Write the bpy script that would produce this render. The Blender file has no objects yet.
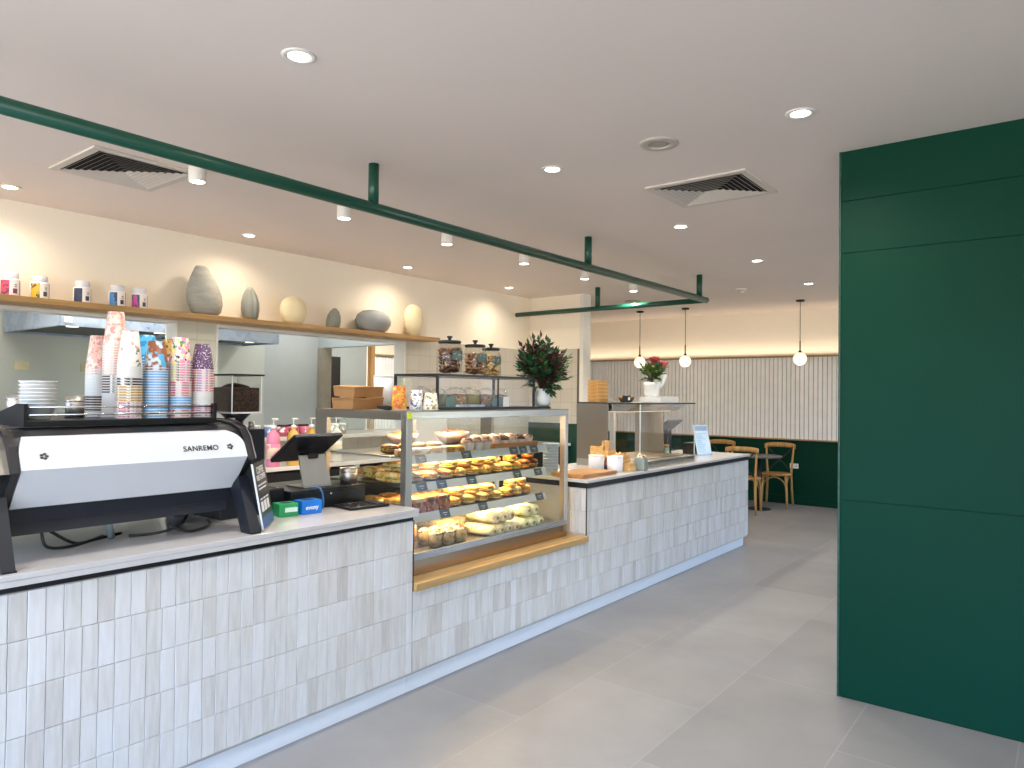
import bpy, bmesh, math, random
from mathutils import Vector, Matrix
random.seed(7)
sc = bpy.context.scene
C = sc.collection
PI = math.pi

# ---------------------------------------------------------------- camera
CAM_F, CAM_YAW, CAM_PITCH, CAM_ROLL = 714.592, 0.664890, 0.0152731, 0.0118391
def make_camera():
    c, s = math.cos, math.sin
    F = Vector((-s(CAM_YAW)*c(CAM_PITCH), c(CAM_YAW)*c(CAM_PITCH), s(CAM_PITCH)))
    Rt = Vector((c(CAM_YAW), s(CAM_YAW), 0)); Up = Rt.cross(F)
    r2 = Rt*c(CAM_ROLL) + Up*s(CAM_ROLL); u2 = -Rt*s(CAM_ROLL) + Up*c(CAM_ROLL)
    cd = bpy.data.cameras.new('camera'); cam = bpy.data.objects.new('camera', cd)
    cd.sensor_fit = 'HORIZONTAL'; cd.sensor_width = 36; cd.lens = CAM_F/1024*36
    cd.clip_start = 0.05
    M = Matrix((r2, u2, -F)).transposed().to_4x4(); M.translation = Vector((0, 0, 1.55))
    cam.matrix_world = M; C.objects.link(cam); sc.camera = cam
make_camera()

# ---------------------------------------------------------------- exposure
sc.view_settings.view_transform = 'Standard'
sc.view_settings.look = 'None'
sc.view_settings.gamma = 1.0
sc.view_settings.use_curve_mapping = False
sc.view_settings.exposure = 0.12
sc.cycles.max_bounces = 8
sc.cycles.diffuse_bounces = 5
sc.cycles.glossy_bounces = 4
sc.cycles.transparent_max_bounces = 24
sc.cycles.sample_clamp_indirect = 6.0
sc.cycles.use_denoising = True
sc.cycles.caustics_reflective = False
sc.cycles.caustics_refractive = False

# ---------------------------------------------------------------- sky outside the shopfront
def lin(c):
    if isinstance(c, str):
        c = [int(c[i:i+2], 16)/255 for i in (0, 2, 4)]
    return tuple(x/12.92 if x <= .04045 else ((x+.055)/1.055)**2.4 for x in c)
W = bpy.data.worlds.new('sky'); sc.world = W; W.use_nodes = True
def make_world():
    nt = W.node_tree; bg = nt.nodes['Background']
    tc = nt.nodes.new('ShaderNodeTexCoord'); sp = nt.nodes.new('ShaderNodeSeparateXYZ')
    rp = nt.nodes.new('ShaderNodeValToRGB')
    nt.links.new(tc.outputs['Generated'], sp.inputs[0]); 
    mp = nt.nodes.new('ShaderNodeMapRange'); mp.inputs[1].default_value = -1; mp.inputs[2].default_value = 1
    nt.links.new(sp.outputs['Z'], mp.inputs[0]); nt.links.new(mp.outputs[0], rp.inputs[0])
    e = rp.color_ramp.elements
    e[0].position = 0.0; e[0].color = (.64, .62, .585, 1)
    e[1].position = 1.0; e[1].color = (.42, .62, 1.0, 1)
    for p, c in ((.485, (.64, .63, .60, 1)), (.505, (.22, .30, .16, 1)), (.54, (.36, .46, .30, 1)), (.56, (.60, .95, 1.58, 1)), (.7, (.52, .88, 1.6, 1))):
        x = e.new(p); x.color = c
    nt.links.new(rp.outputs[0], bg.inputs['Color']); bg.inputs['Strength'].default_value = 7.7
make_world()

# ---------------------------------------------------------------- lamps (positions shared with the fittings below)
WARM = (1.0, .85, .67); NEUT = (1.0, .94, .86)
DOWNLIGHTS = [(-2.35, 1.64), (-2.35, 3.35), (-2.35, 5.06), (-2.35, 6.74), (-2.35, 8.42), (-.975, 3.35),
              (-5.38, 1.60), (-5.38, 3.30), (-5.38, 5.10), (-5.38, 6.78), (-2.35, -0.1), (-.975, 1.0)]
CANS = [(-3.95, 2.09), (-3.95, 3.14), (-3.95, 4.17), (-3.95, 5.20), (-3.95, 6.23), (-3.95, 7.27)]
PENDANTS = [(-5.19, 9.77), (-4.45, 9.77), (-2.83, 9.77)]
CEIL = 2.85
def spot(name, loc, power, col, size=2.75, blend=1.0, r=.03):
    l = bpy.data.lights.new(name, 'SPOT'); l.energy = power; l.color = col; l.spot_size = size; l.spot_blend = blend
    l.shadow_soft_size = r
    o = bpy.data.objects.new(name, l); o.location = loc; C.objects.link(o); return o
def area(name, loc, sx, sy, power, col, rot=(0, 0, 0), spread=PI):
    l = bpy.data.lights.new(name, 'AREA'); l.shape = 'RECTANGLE'; l.size = sx; l.size_y = sy; l.energy = power; l.color = col; l.spread = spread
    o = bpy.data.objects.new(name, l); o.location = loc; o.rotation_euler = rot; C.objects.link(o); return o
def point(name, loc, power, col, r=.05):
    l = bpy.data.lights.new(name, 'POINT'); l.energy = power; l.color = col; l.shadow_soft_size = r
    o = bpy.data.objects.new(name, l); o.location = loc; C.objects.link(o); return o
for x, y in DOWNLIGHTS:
    spot('downlight_lamp', (x, y, CEIL-.02), 23 if x < -5 else 55, WARM if x < -5 else NEUT)
for x, y in CANS:
    spot('can_lamp', (x, y, CEIL-.115), 72, (1.0, .89, .74), 2.95)
for x, y in PENDANTS:
    point('pendant_lamp', (x, y, 2.0), 5, WARM, .09)
# LED strip lying on top of the slatted panel, washing the wall above it
area('cove_lamp', (-3.3, 10.765, 2.19), 9.6, .03, 13, (1.0, .82, .62), (PI, 0, 0))
# kitchen fill lights, unseen and without fittings, added to brighten the walls
area('kitchen_fill', (-6.03, 2.4, 2.78),   .12, 2.4, 34, (1, .97, .92))
area('kitchen_fill', (-6.75, 5.1, 2.78), 1.0, .15, 13, (1, .97, .92))
area('corridor_lamp', (-7.6, 6.9, 2.78), .15, .9, 60, (1, .95, .86))

# ---------------------------------------------------------------- helpers
class MB:
    """collects shapes; build with P()/S()"""
    def __init__(self): self.bm = bmesh.new()
    def _tag(self, verts, mi=0, smooth=False):
        fs = set()
        for v in verts:
            for f in v.link_faces: fs.add(f)
        for f in fs: f.material_index = mi; f.smooth = smooth
        return fs
    def box(self, x0, x1, y0, y1, z0, z1, bev=0, mi=0, M=None, segs=2):
        r = bmesh.ops.create_cube(self.bm, size=1)
        vs = r['verts']
        for v in vs:
            v.co = Vector((x0+(x1-x0)*(v.co.x+.5), y0+(y1-y0)*(v.co.y+.5), z0+(z1-z0)*(v.co.z+.5)))
        if bev > 0:
            es = set(e for v in vs for e in v.link_edges)
            r2 = bmesh.ops.bevel(self.bm, geom=list(es), offset=bev, segments=segs, profile=.5, affect='EDGES', clamp_overlap=True)
            vs = list(set(v for f in r2['faces'] for v in f.verts) | set(v for v in vs if v.is_valid))
        if M is not None:
            for v in vs: v.co = M @ v.co
        self._tag(vs, mi, False)
        return self
    def lathe(self, prof, c=(0, 0, 0), n=24, mi=0, M=None, smooth=True, close=False):
        """prof: list of (r, z); axis z"""
        rings = []
        for r, z in prof:
            if r < 1e-6:
                rings.append([self.bm.verts.new((0, 0, z))])
            else:
                rings.append([self.bm.verts.new((r*math.cos(2*PI*i/n), r*math.sin(2*PI*i/n), z)) for i in range(n)])
        pairs = list(zip(rings, rings[1:]))
        if close: pairs.append((rings[-1], rings[0]))
        for a, b in pairs:
            for i in range(n):
                j = (i+1) % n
                if len(a) == 1 and len(b) == 1: continue
                if len(a) == 1: f = self.bm.faces.new((a[0], b[j], b[i]))
                elif len(b) == 1: f = self.bm.faces.new((a[i], a[j], b[0]))
                else: f = self.bm.faces.new((a[i], a[j], b[j], b[i]))
                f.smooth = smooth; f.material_index = mi
        T = Matrix.Translation(c)
        if M is not None: T = T @ M
        for r in rings:
            for v in r: v.co = T @ v.co
        return self
    def cyl(self, p0, p1, r0, r1=None, n=16, mi=0, smooth=True):
        p0 = Vector(p0); p1 = Vector(p1); d = p1-p0; r1 = r0 if r1 is None else r1
        M = d.to_track_quat('Z', 'Y').to_matrix().to_4x4()
        return self.lathe([(0, 0), (r0, 0), (r1, d.length), (0, d.length)], p0, n, mi, M, smooth)
    def tube(self, pts, r, n=8, mi=0, closed=False, smooth=0):
        pts = [Vector(p) for p in pts]; rings = []
        if smooth:   # catmull-rom
            q = []
            for i in range(len(pts)-1):
                a, b, c, d = pts[max(i-1, 0)], pts[i], pts[i+1], pts[min(i+2, len(pts)-1)]
                for k in range(smooth):
                    t = k/smooth
                    q.append(.5*((2*b)+(c-a)*t+(2*a-5*b+4*c-d)*t*t+(3*b-a-3*c+d)*t**3))
            pts = q+[pts[-1]]
        N = len(pts)
        rr = r if isinstance(r, (list, tuple)) else [r]*N
        up = None
        for i, p in enumerate(pts):
            if closed: t = pts[(i+1) % N]-pts[i-1]
            else: t = pts[min(i+1, N-1)]-pts[max(i-1, 0)]
            t.normalize()
            if up is None:
                up = Vector((0, 0, 1)) if abs(t.z) < .9 else Vector((1, 0, 0))
            s = t.cross(up)
            if s.length < 1e-5: s = t.orthogonal()
            s.normalize(); up = s.cross(t).normalized()
            rings.append([self.bm.verts.new(p+(s*math.cos(2*PI*k/n)+up*math.sin(2*PI*k/n))*rr[i]) for k in range(n)])
        prs = list(zip(rings, rings[1:]))
        if closed: prs.append((rings[-1], rings[0]))
        for a, b in prs:
            for k in range(n):
                f = self.bm.faces.new((a[k], a[(k+1) % n], b[(k+1) % n], b[k])); f.smooth = True; f.material_index = mi
        if not closed:
            for rg in (rings[0][::-1], rings[-1]):
                f = self.bm.faces.new(rg); f.material_index = mi
        return self
    def prism(self, poly, axis, a, b, mi=0, M=None, smooth=False):
        """poly of 2-D points extruded along axis ('x': (y,z), 'y': (x,z), 'z': (x,y)) from a to b"""
        def mk(p, t):
            return {'x': (t, p[0], p[1]), 'y': (p[0], t, p[1]), 'z': (p[0], p[1], t)}[axis]
        A = [self.bm.verts.new(mk(p, a)) for p in poly]; B = [self.bm.verts.new(mk(p, b)) for p in poly]
        n = len(poly); fs = [self.bm.faces.new(A), self.bm.faces.new(B[::-1])]
        for i in range(n):
            f = self.bm.faces.new((A[i], B[i], B[(i+1) % n], A[(i+1) % n])); f.smooth = smooth; fs.append(f)
        for f in fs: f.material_index = mi
        if M is not None:
            for v in A+B: v.co = M @ v.co
        return self
    def blob(self, c, s, mi=0, rough=0, seed=0, sub=2, M=None, flat=None):
        r = bmesh.ops.create_icosphere(self.bm, subdivisions=sub, radius=1)
        rnd = random.Random(seed)
        ph = [rnd.uniform(0, 6.28) for _ in range(6)]
        for v in r['verts']:
            k = 1
            if rough:
                k += rough*(math.sin(3*v.co.x+ph[0])*math.sin(4*v.co.y+ph[1])+.6*math.sin(7*v.co.z+ph[2]+3*v.co.x)+.4*math.sin(9*v.co.y+ph[3]))
            co = Vector((v.co.x*s[0]*k, v.co.y*s[1]*k, v.co.z*s[2]*k))
            if flat is not None: co.z = max(co.z, flat)
            if M is not None: co = M @ co
            v.co = co+Vector(c)
        self._tag(r['verts'], mi, True)
        return self
    def mesh(self, name):
        bmesh.ops.recalc_face_normals(self.bm, faces=self.bm.faces[:])
        me = bpy.data.meshes.new(name); self.bm.to_mesh(me); self.bm.free(); return me

def origin_of(o):
    v = Vector((0, 0, 0))
    while o is not None: v = v+o.location; o = o.parent
    return v
def P(name, mb, mats, parent=None, world=False, label=None, loc=None):
    """one part: a single mesh under its thing. world=True: shapes given in room coordinates"""
    me = mb.mesh(name) if isinstance(mb, MB) else mb
    if world and parent is not None:
        me.transform(Matrix.Translation(-origin_of(parent)))
    for m in (mats if isinstance(mats, (list, tuple)) else [mats]): me.materials.append(m)
    o = bpy.data.objects.new(name, me); C.objects.link(o)
    if parent is not None: o.parent = parent
    if loc is not None: o.location = loc
    if label: o['label'] = label
    return o
def T(name, label, cat, loc=(0, 0, 0), rz=0, group=None):
    o = bpy.data.objects.new(name, None); o.empty_display_size = .05; C.objects.link(o)
    o.location = loc; o.rotation_euler = (0, 0, rz)
    o['label'] = label; o['category'] = cat
    if group: o['group'] = group
    return o
def tag(o, label, cat, group=None, kind=None):
    o['label'] = label; o['category'] = cat
    if group: o['group'] = group
    if kind: o['kind'] = kind
    return o
def S(name, mb, mats, label, cat, loc=None, group=None, kind=None):
    """one thing that is one mesh; loc = its base in room coordinates when shapes are in room coordinates"""
    me = mb.mesh(name) if isinstance(mb, MB) else mb
    if loc is not None: me.transform(Matrix.Translation(-Vector(loc)))
    for m in (mats if isinstance(mats, (list, tuple)) else [mats]): me.materials.append(m)
    o = bpy.data.objects.new(name, me); C.objects.link(o)
    if loc is not None: o.location = loc
    return tag(o, label, cat, group, kind)
def R(name, mb, mats, label=None, cat='structure', parent=None):
    """room shell"""
    me = mb.mesh(name)
    for m in (mats if isinstance(mats, (list, tuple)) else [mats]): me.materials.append(m)
    o = bpy.data.objects.new(name, me); C.objects.link(o)
    if parent is not None: o.parent = parent
    else:
        o['kind'] = 'structure'; o['category'] = cat
        o['label'] = label
    return o
def dup(root, loc, rz=None, label=None, group=None, mats=None):
    r = root.copy(); C.objects.link(r); r.location = loc
    if rz is not None: r.rotation_euler = (0, 0, rz)
    if label: r['label'] = label
    if group: r['group'] = group
    for ch in list(root.children):
        c = ch.copy(); C.objects.link(c); c.parent = r
        for g in list(ch.children):
            d = g.copy(); C.objects.link(d); d.parent = c
    return r
def ordn(i):
    w = ['first', 'second', 'third', 'fourth', 'fifth', 'sixth', 'seventh', 'eighth', 'ninth', 'tenth', 'eleventh', 'twelfth', 'thirteenth',
         'fourteenth', 'fifteenth', 'sixteenth', 'seventeenth', 'eighteenth', 'nineteenth', 'twentieth']
    t = ['', '', 'twenty', 'thirty', 'forty', 'fifty']
    if i < 20: return w[i]
    k = i+1
    return (t[k//10]+'ieth').replace('yieth', 'ieth') if k % 10 == 0 else t[k//10]+'-'+w[k % 10-1]
def text_mesh(s, size, ext=.0006, bold=0.0, align='CENTER', spacing=1.0):
    cu = bpy.data.curves.new('lettering', 'FONT'); cu.body = s; cu.size = size; cu.extrude = ext; cu.offset = bold
    cu.align_x = align; cu.align_y = 'CENTER'; cu.space_character = spacing
    o = bpy.data.objects.new('lettering', cu); C.objects.link(o)
    dg = bpy.context.evaluated_depsgraph_get(); me = bpy.data.meshes.new_from_object(o.evaluated_get(dg))
    bpy.data.objects.remove(o); bpy.data.curves.remove(cu)
    return me
def frame(o, right, up, at):
    """matrix that puts a flat mesh (x right, y up) at a point"""
    r = Vector(right).normalized(); u = Vector(up).normalized(); n = r.cross(u)
    M = Matrix((r, u, n)).transposed().to_4x4(); M.translation = Vector(at); return M

# ---------------------------------------------------------------- materials
_mats = {}
def nodes(name):
    m = bpy.data.materials.new(name); m.use_nodes = True
    return m, m.node_tree, m.node_tree.nodes['Principled BSDF']
def N(nt, kind, **kw):
    n = nt.nodes.new(kind)
    for k, v in kw.items():
        if k.startswith('i_'): n.inputs[k[2:].replace('_', ' ')].default_value = v
        else: setattr(n, k, v)
    return n
def mat(name, col, rough=.5, metal=0, var=.04, scale=8, bump=0, bscale=60, spec=.5, coat=0, stretch=None):
    """plain surface with a little procedural variation"""
    if name in _mats: return _mats[name]
    m, nt, b = nodes(name); c = lin(col)
    tc = N(nt, 'ShaderNodeTexCoord'); src = tc.outputs['Object']
    if stretch:
        mp = N(nt, 'ShaderNodeMapping'); mp.inputs['Scale'].default_value = stretch; nt.links.new(src, mp.inputs[0]); src = mp.outputs[0]
    nz = N(nt, 'ShaderNodeTexNoise'); nz.inputs['Scale'].default_value = scale; nz.inputs['Detail'].default_value = 3
    nt.links.new(src, nz.inputs['Vector'])
    rp = N(nt, 'ShaderNodeValToRGB'); e = rp.color_ramp.elements
    e[0].position = .3; e[1].position = .7
    e[0].color = tuple(max(0, x*(1-var*2)) for x in c)+(1,); e[1].color = tuple(min(1, x*(1+var*2)) for x in c)+(1,)
    nt.links.new(nz.outputs[0], rp.inputs[0]); nt.links.new(rp.outputs[0], b.inputs['Base Color'])
    b.inputs['Roughness'].default_value = rough; b.inputs['Metallic'].default_value = metal
    b.inputs['Specular IOR Level'].default_value = spec; b.inputs['Coat Weight'].default_value = coat
    if bump:
        n2 = N(nt, 'ShaderNodeTexNoise'); n2.inputs['Scale'].default_value = bscale; n2.inputs['Detail'].default_value = 4
        nt.links.new(src, n2.inputs['Vector'])
        bp = N(nt, 'ShaderNodeBump'); bp.inputs['Strength'].default_value = bump; bp.inputs['Distance'].default_value = .004
        nt.links.new(n2.outputs[0], bp.inputs['Height']); nt.links.new(bp.outputs[0], b.inputs['Normal'])
    _mats[name] = m; return m
def wood(name, c1, c2, axis='y', scale=1.0, rough=.45):
    if name in _mats: return _mats[name]
    m, nt, b = nodes(name)
    tc = N(nt, 'ShaderNodeTexCoord'); mp = N(nt, 'ShaderNodeMapping')
    s = {'x': (.8, 14, 14), 'y': (14, .8, 14), 'z': (14, 14, .8)}[axis]
    mp.inputs['Scale'].default_value = tuple(v*scale for v in s)
    nt.links.new(tc.outputs['Object'], mp.inputs[0])
    nz = N(nt, 'ShaderNodeTexNoise'); nz.inputs['Scale'].default_value = 2.2; nz.inputs['Detail'].default_value = 6; nz.inputs['Distortion'].default_value = .6
    nt.links.new(mp.outputs[0], nz.inputs['Vector'])
    rp = N(nt, 'ShaderNodeValToRGB'); e = rp.color_ramp.elements
    e[0].position = .35; e[1].position = .68; e[0].color = lin(c1)+(1,); e[1].color = lin(c2)+(1,)
    nt.links.new(nz.outputs[0], rp.inputs[0]); nt.links.new(rp.outputs[0], b.inputs['Base Color'])
    b.inputs['Roughness'].default_value = rough
    _mats[name] = m; return m
def emit(name, col, strength):
    if name in _mats: return _mats[name]
    m, nt, b = nodes(name); b.inputs['Base Color'].default_value = (.9, .9, .9, 1)
    b.inputs['Emission Color'].default_value = (*lin(col), 1); b.inputs['Emission Strength'].default_value = strength
    _mats[name] = m; return m
def glass(name, tint='ffffff', refl=1.0, rough=0.0):
    """clear pane: see-through with fresnel reflections"""
    if name in _mats: return _mats[name]
    m = bpy.data.materials.new(name); m.use_nodes = True; nt = m.node_tree; nt.nodes.clear()
    out = N(nt, 'ShaderNodeOutputMaterial'); mx = N(nt, 'ShaderNodeMixShader'); tr = N(nt, 'ShaderNodeBsdfTransparent'); gl = N(nt, 'ShaderNodeBsdfGlossy')
    tr.inputs[0].default_value = (*lin(tint), 1); gl.inputs['Roughness'].default_value = rough
    lw = N(nt, 'ShaderNodeLayerWeight'); lw.inputs['Blend'].default_value = .5
    pw = N(nt, 'ShaderNodeMath', operation='POWER'); pw.inputs[1].default_value = 5
    mu = N(nt, 'ShaderNodeMath', operation='MULTIPLY_ADD'); mu.inputs[1].default_value = .9*refl; mu.inputs[2].default_value = .035*refl; mu.use_clamp = True
    nt.links.new(lw.outputs['Facing'], pw.inputs[0]); nt.links.new(pw.outputs[0], mu.inputs[0]); nt.links.new(mu.outputs[0], mx.inputs[0])
    nt.links.new(tr.outputs[0], mx.inputs[1]); nt.links.new(gl.outputs[0], mx.inputs[2]); nt.links.new(mx.outputs[0], out.inputs[0])
    _mats[name] = m; return m
def steel(name, col='b9b6b0', rough=.28, axis='y'):
    if name in _mats: return _mats[name]
    m, nt, b = nodes(name); tc = N(nt, 'ShaderNodeTexCoord'); mp = N(nt, 'ShaderNodeMapping')
    mp.inputs['Scale'].default_value = {'x': (1, 90, 90), 'y': (90, 1, 90), 'z': (90, 90, 1)}[axis]
    nz = N(nt, 'ShaderNodeTexNoise'); nz.inputs['Scale'].default_value = 3; nt.links.new(tc.outputs['Object'], mp.inputs[0]); nt.links.new(mp.outputs[0], nz.inputs['Vector'])
    mr = N(nt, 'ShaderNodeMapRange'); mr.inputs[3].default_value = rough*.7; mr.inputs[4].default_value = rough*1.4
    nt.links.new(nz.outputs[0], mr.inputs[0]); nt.links.new(mr.outputs[0], b.inputs['Roughness'])
    b.inputs['Metallic'].default_value = 1; b.inputs['Base Color'].default_value = (*lin(col), 1)
    _mats[name] = m; return m
def speckle(name, base, cols, scale=40, rough=.5, thr=(.42, .55), seed=0, detail=2):
    """printed pattern: patches of the given colours on a base"""
    if name in _mats: return _mats[name]
    m, nt, b = nodes(name); tc = N(nt, 'ShaderNodeTexCoord'); prev = None
    rgb = N(nt, 'ShaderNodeRGB'); rgb.outputs[0].default_value = (*lin(base), 1); prev = rgb.outputs[0]
    for k, (c, s, t) in enumerate(cols):
        mp = N(nt, 'ShaderNodeMapping'); mp.inputs['Location'].default_value = (3.1*k+seed, 7.7*k-seed, 1.3*k)
        nt.links.new(tc.outputs['Object'], mp.inputs[0])
        nz = N(nt, 'ShaderNodeTexNoise'); nz.inputs['Scale'].default_value = s; nz.inputs['Detail'].default_value = detail
        nt.links.new(mp.outputs[0], nz.inputs['Vector'])
        rp = N(nt, 'ShaderNodeValToRGB'); rp.color_ramp.elements[0].position = t; rp.color_ramp.elements[1].position = t+.03
        nt.links.new(nz.outputs[0], rp.inputs[0])
        mx = N(nt, 'ShaderNodeMix', data_type='RGBA'); nt.links.new(rp.outputs[0], mx.inputs[0]); nt.links.new(prev, mx.inputs[6])
        mx.inputs[7].default_value = (*lin(c), 1); prev = mx.outputs[2]
    nt.links.new(prev, b.inputs['Base Color']); b.inputs['Roughness'].default_value = rough
    _mats[name] = m; return m
def grid_tiles(name, col, mortar, w, h, axes, rough=.25, off=0.0, var=.08, msize=.003, origin=(0, 0)):
    """tiled surface from a brick texture in room coordinates; axes like 'yz'"""
    if name in _mats: return _mats[name]
    m, nt, b = nodes(name); g = N(nt, 'ShaderNodeNewGeometry'); sp = N(nt, 'ShaderNodeSeparateXYZ'); cb = N(nt, 'ShaderNodeCombineXYZ')
    nt.links.new(g.outputs['Position'], sp.inputs[0])
    for i, a in enumerate(axes):
        ad = N(nt, 'ShaderNodeMath', operation='ADD'); ad.inputs[1].default_value = -origin[i]
        nt.links.new(sp.outputs['XYZ'.index(a.upper())], ad.inputs[0]); nt.links.new(ad.outputs[0], cb.inputs[i])
    br = N(nt, 'ShaderNodeTexBrick'); br.offset = off; br.squash = 1
    br.inputs['Scale'].default_value = 1; br.inputs['Brick Width'].default_value = w; br.inputs['Row Height'].default_value = h
    br.inputs['Mortar Size'].default_value = msize; br.inputs['Mortar Smooth'].default_value = .1; br.inputs['Bias'].default_value = 0
    c = lin(col)
    br.inputs['Color1'].default_value = tuple(x*(1-var) for x in c)+(1,); br.inputs['Color2'].default_value = tuple(min(1, x*(1+var)) for x in c)+(1,)
    br.inputs['Mortar'].default_value = (*lin(mortar), 1)
    nt.links.new(cb.outputs[0], br.inputs['Vector'])
    nz = N(nt, 'ShaderNodeTexNoise'); nz.inputs['Scale'].default_value = 1.6; nz.inputs['Detail'].default_value = 6; nz.inputs['Roughness'].default_value = .6
    mp = N(nt, 'ShaderNodeMapping'); mp.inputs['Scale'].default_value = (1, 1, 1)
    nt.links.new(g.outputs['Position'], mp.inputs[0]); nt.links.new(mp.outputs[0], nz.inputs['Vector'])
    mr = N(nt, 'ShaderNodeMapRange'); mr.inputs[1].default_value = .25; mr.inputs[2].default_value = .75; mr.inputs[3].default_value = 1-var*1.6; mr.inputs[4].default_value = 1+var*1.6
    nt.links.new(nz.outputs[0], mr.inputs[0])
    mx = N(nt, 'ShaderNodeMix', data_type='RGBA', blend_type='MULTIPLY'); mx.inputs[0].default_value = 1
    nt.links.new(br.outputs[0], mx.inputs[6]); nt.links.new(mr.outputs[0], mx.inputs[7]); nt.links.new(mx.outputs[2], b.inputs['Base Color'])
    b.inputs['Roughness'].default_value = rough
    bp = N(nt, 'ShaderNodeBump'); bp.inputs['Strength'].default_value = .25; bp.inputs['Distance'].default_value = .002; bp.invert = True
    nt.links.new(br.outputs['Fac'], bp.inputs['Height']); nt.links.new(bp.outputs[0], b.inputs['Normal'])
    _mats[name] = m; return m

WHITE = mat('white_paint', 'e9e4dc', .55, var=.01)
CEILM = mat('ceiling_paint', 'e6d9cf', .75, var=.01, scale=1)
CREAM = mat('cream_paint', 'f8eddb', .7, var=.01, scale=1)
GREEN = mat('green_paint', '0a4a36', .32, var=.04, scale=2)
GREENW = mat('green_wall_paint', '003526', .5, var=.03, scale=1.2, spec=.12)
GREEN_TILE = grid_tiles('green_tile', '123f30', '0a2a20', .075, .2, 'xz', .3)
FLOORM = grid_tiles('floor_tile', '8f8e8c', '9b9997', 1.264, .632, 'yx', .42, .5, .085, .003, (2.76, -.82))
BEIGE_X = grid_tiles('beige_tile_servery', 'c3bcb1', 'aaa398', .172, .172, 'yz', .12, 0, .03, .0025, (2.893, 2.15))
BEIGE_Y = grid_tiles('beige_tile_return', 'c5beb3', 'aaa398', .172, .172, 'xz', .12, 0, .03, .0025, (-5.75, 2.15))
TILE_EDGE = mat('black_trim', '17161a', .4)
STEEL = steel('brushed_steel'); STEELX = steel('brushed_steel_x', axis='x'); STEELZ = steel('brushed_steel_z', 'bcb6ad', .38, 'z')
STEEL_D = steel('dull_steel', '958c80', .38, 'z')
CHROME = mat('chrome', 'd5d5d3', .08, 1, var=0)
BLACK = mat('black_plastic', '15161a', .38, var=.1)
BLACKM = mat('black_powder_coat', '1b1e27', .42, var=.05)
STONE = mat('white_stone', 'ccc8c5', .16, var=.015, scale=14)
OAK = wood('oak_shelf', '94703f', 'b58e5c', 'y')
OAKZ = wood('oak_upright', '8f6a40', 'b08a58', 'z')
LEDGE = wood('oak_ledge', 'a68450', 'c9a56e', 'y')
PANE = glass('clear_pane')
PANE_D = glass('display_pane', 'fafcfb', .8)
KRAFT = mat('kraft_board', '9c7144', .8, var=.05)
PAPER = mat('white_paper', 'eceae6', .7, var=.01)
# ================================================================ the setting
XW, YD, YB, YG = -5.75, 7.7, 10.86, 4.01
R('floor', MB().box(-9.2, 4.6, -2.9, 11.1, -.08, 0), FLOORM, 'large grey stone-look floor tiles with pale grout')
R('ceiling', MB().box(-9.2, 4.6, -2.9, 11.1, CEIL, CEIL+.08), CEILM, 'flat off-white plaster ceiling')
# servery wall with two hatches: tile to 2.15 m, cream plaster above
w = MB()
for y0, y1, z0, z1 in ((-2.9, 7.7, 0, 1.12), (-2.9, -.6, 1.12, 2.15), (2.893, 3.231, 1.12, 2.15), (5.43, 7.7, 1.12, 2.15), (-.6, 2.893, 2.12, 2.15), (3.231, 5.43, 2.12, 2.15)):
    w.box(XW-.15, XW, y0, y1, z0, z1)
w.box(XW-.15, XW, -2.9, 7.7, 2.15, CEIL, mi=1)
R('wall_servery', w, [BEIGE_X, CREAM], 'cream wall above the shelf, beige tiled below, with two servery hatches')
# hatch reveals
for k, (y0, y1) in enumerate(((-.6, 2.893), (3.231, 5.43))):
    t = MB()
    t.box(XW-.155, XW+.008, y0, y1, 2.10, 2.122); t.box(XW-.155, XW+.008, y0, y0+.018, 1.15, 2.10); t.box(XW-.155, XW+.008, y1-.018, y1, 1.15, 2.10)
    R('trim_%d' % (k+1), t, mat('aluminium_trim', 'dcdad4', .4, 0, var=.01), 'pale metal reveal round the '+('left' if k == 0 else 'right')+' servery hatch')
t = MB().box(XW-.3, XW+.26, -.6, 2.893, 1.12, 1.155).box(XW-.3, XW+.26, 3.231, 5.43, 1.12, 1.155)
R('trim_3', t, STONE, 'pale sill of the servery hatches')
# return wall
w = MB()
w.box(-5.9, -4.94, YD, YD+.15, 0, 1.19, mi=0); w.box(-5.9, -4.94, YD, YD+.15, 1.19, 2.15, mi=1); w.box(-5.9, -4.94, YD, YD+.15, 2.15, CEIL, mi=2)
R('wall_return', w, [GREEN_TILE, BEIGE_Y, CREAM], 'short return wall, green and beige tiles below cream plaster')
R('trim_4', MB().box(-4.94, -4.885, YD-.012, YD+.162, 0, CEIL), WHITE, 'white square end post of the return wall')
R('trim_5', MB().box(-4.975, -4.945, YD-.009, YD+.0, 1.19, 2.15), mat('bronze_trim', '6b6660', .3, .6), 'dark metal tile edge beside the white end post')
# back wall of the dining room
R('wall_back', MB().box(-8.8, 4.6, YB, YB+.15, 0, CEIL), CREAM, 'cream back wall above the slatted panelling')
def slats(mb, along, a0, a1, face, z0, z1, pitch=.0630, wd=.053, dep=.016):
    k = a0
    while k+wd < a1:
        if along == 'x': mb.box(k, k+wd, face-dep, face, z0, z1)
        else: mb.box(face, face+dep, k, k+wd, z0, z1)
        k += pitch
SLATB = mat('slat_backing', 'a39f9c', .7, var=.02); SLAT = mat('slat_white', 'f6f3f1', .5, var=.015)
w = MB().box(-8.7, 4.6, 10.80, YB, .955, 2.15, mi=0)
R('trim_12', w, SLATB, 'grey backing board of the slatted wall panel')
w = MB(); slats(w, 'x', -8.6, 3.4, 10.80, .955, 2.15); R('trim_13', w, SLAT, 'white vertical timber slats on the dining room back wall')
R('trim_6', MB().box(-8.7, 4.6, 10.735, YB, 2.15, 2.172), mat('oak_cap', 'a08050', .5), 'oak cap along the top of the slatted panel')
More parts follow.
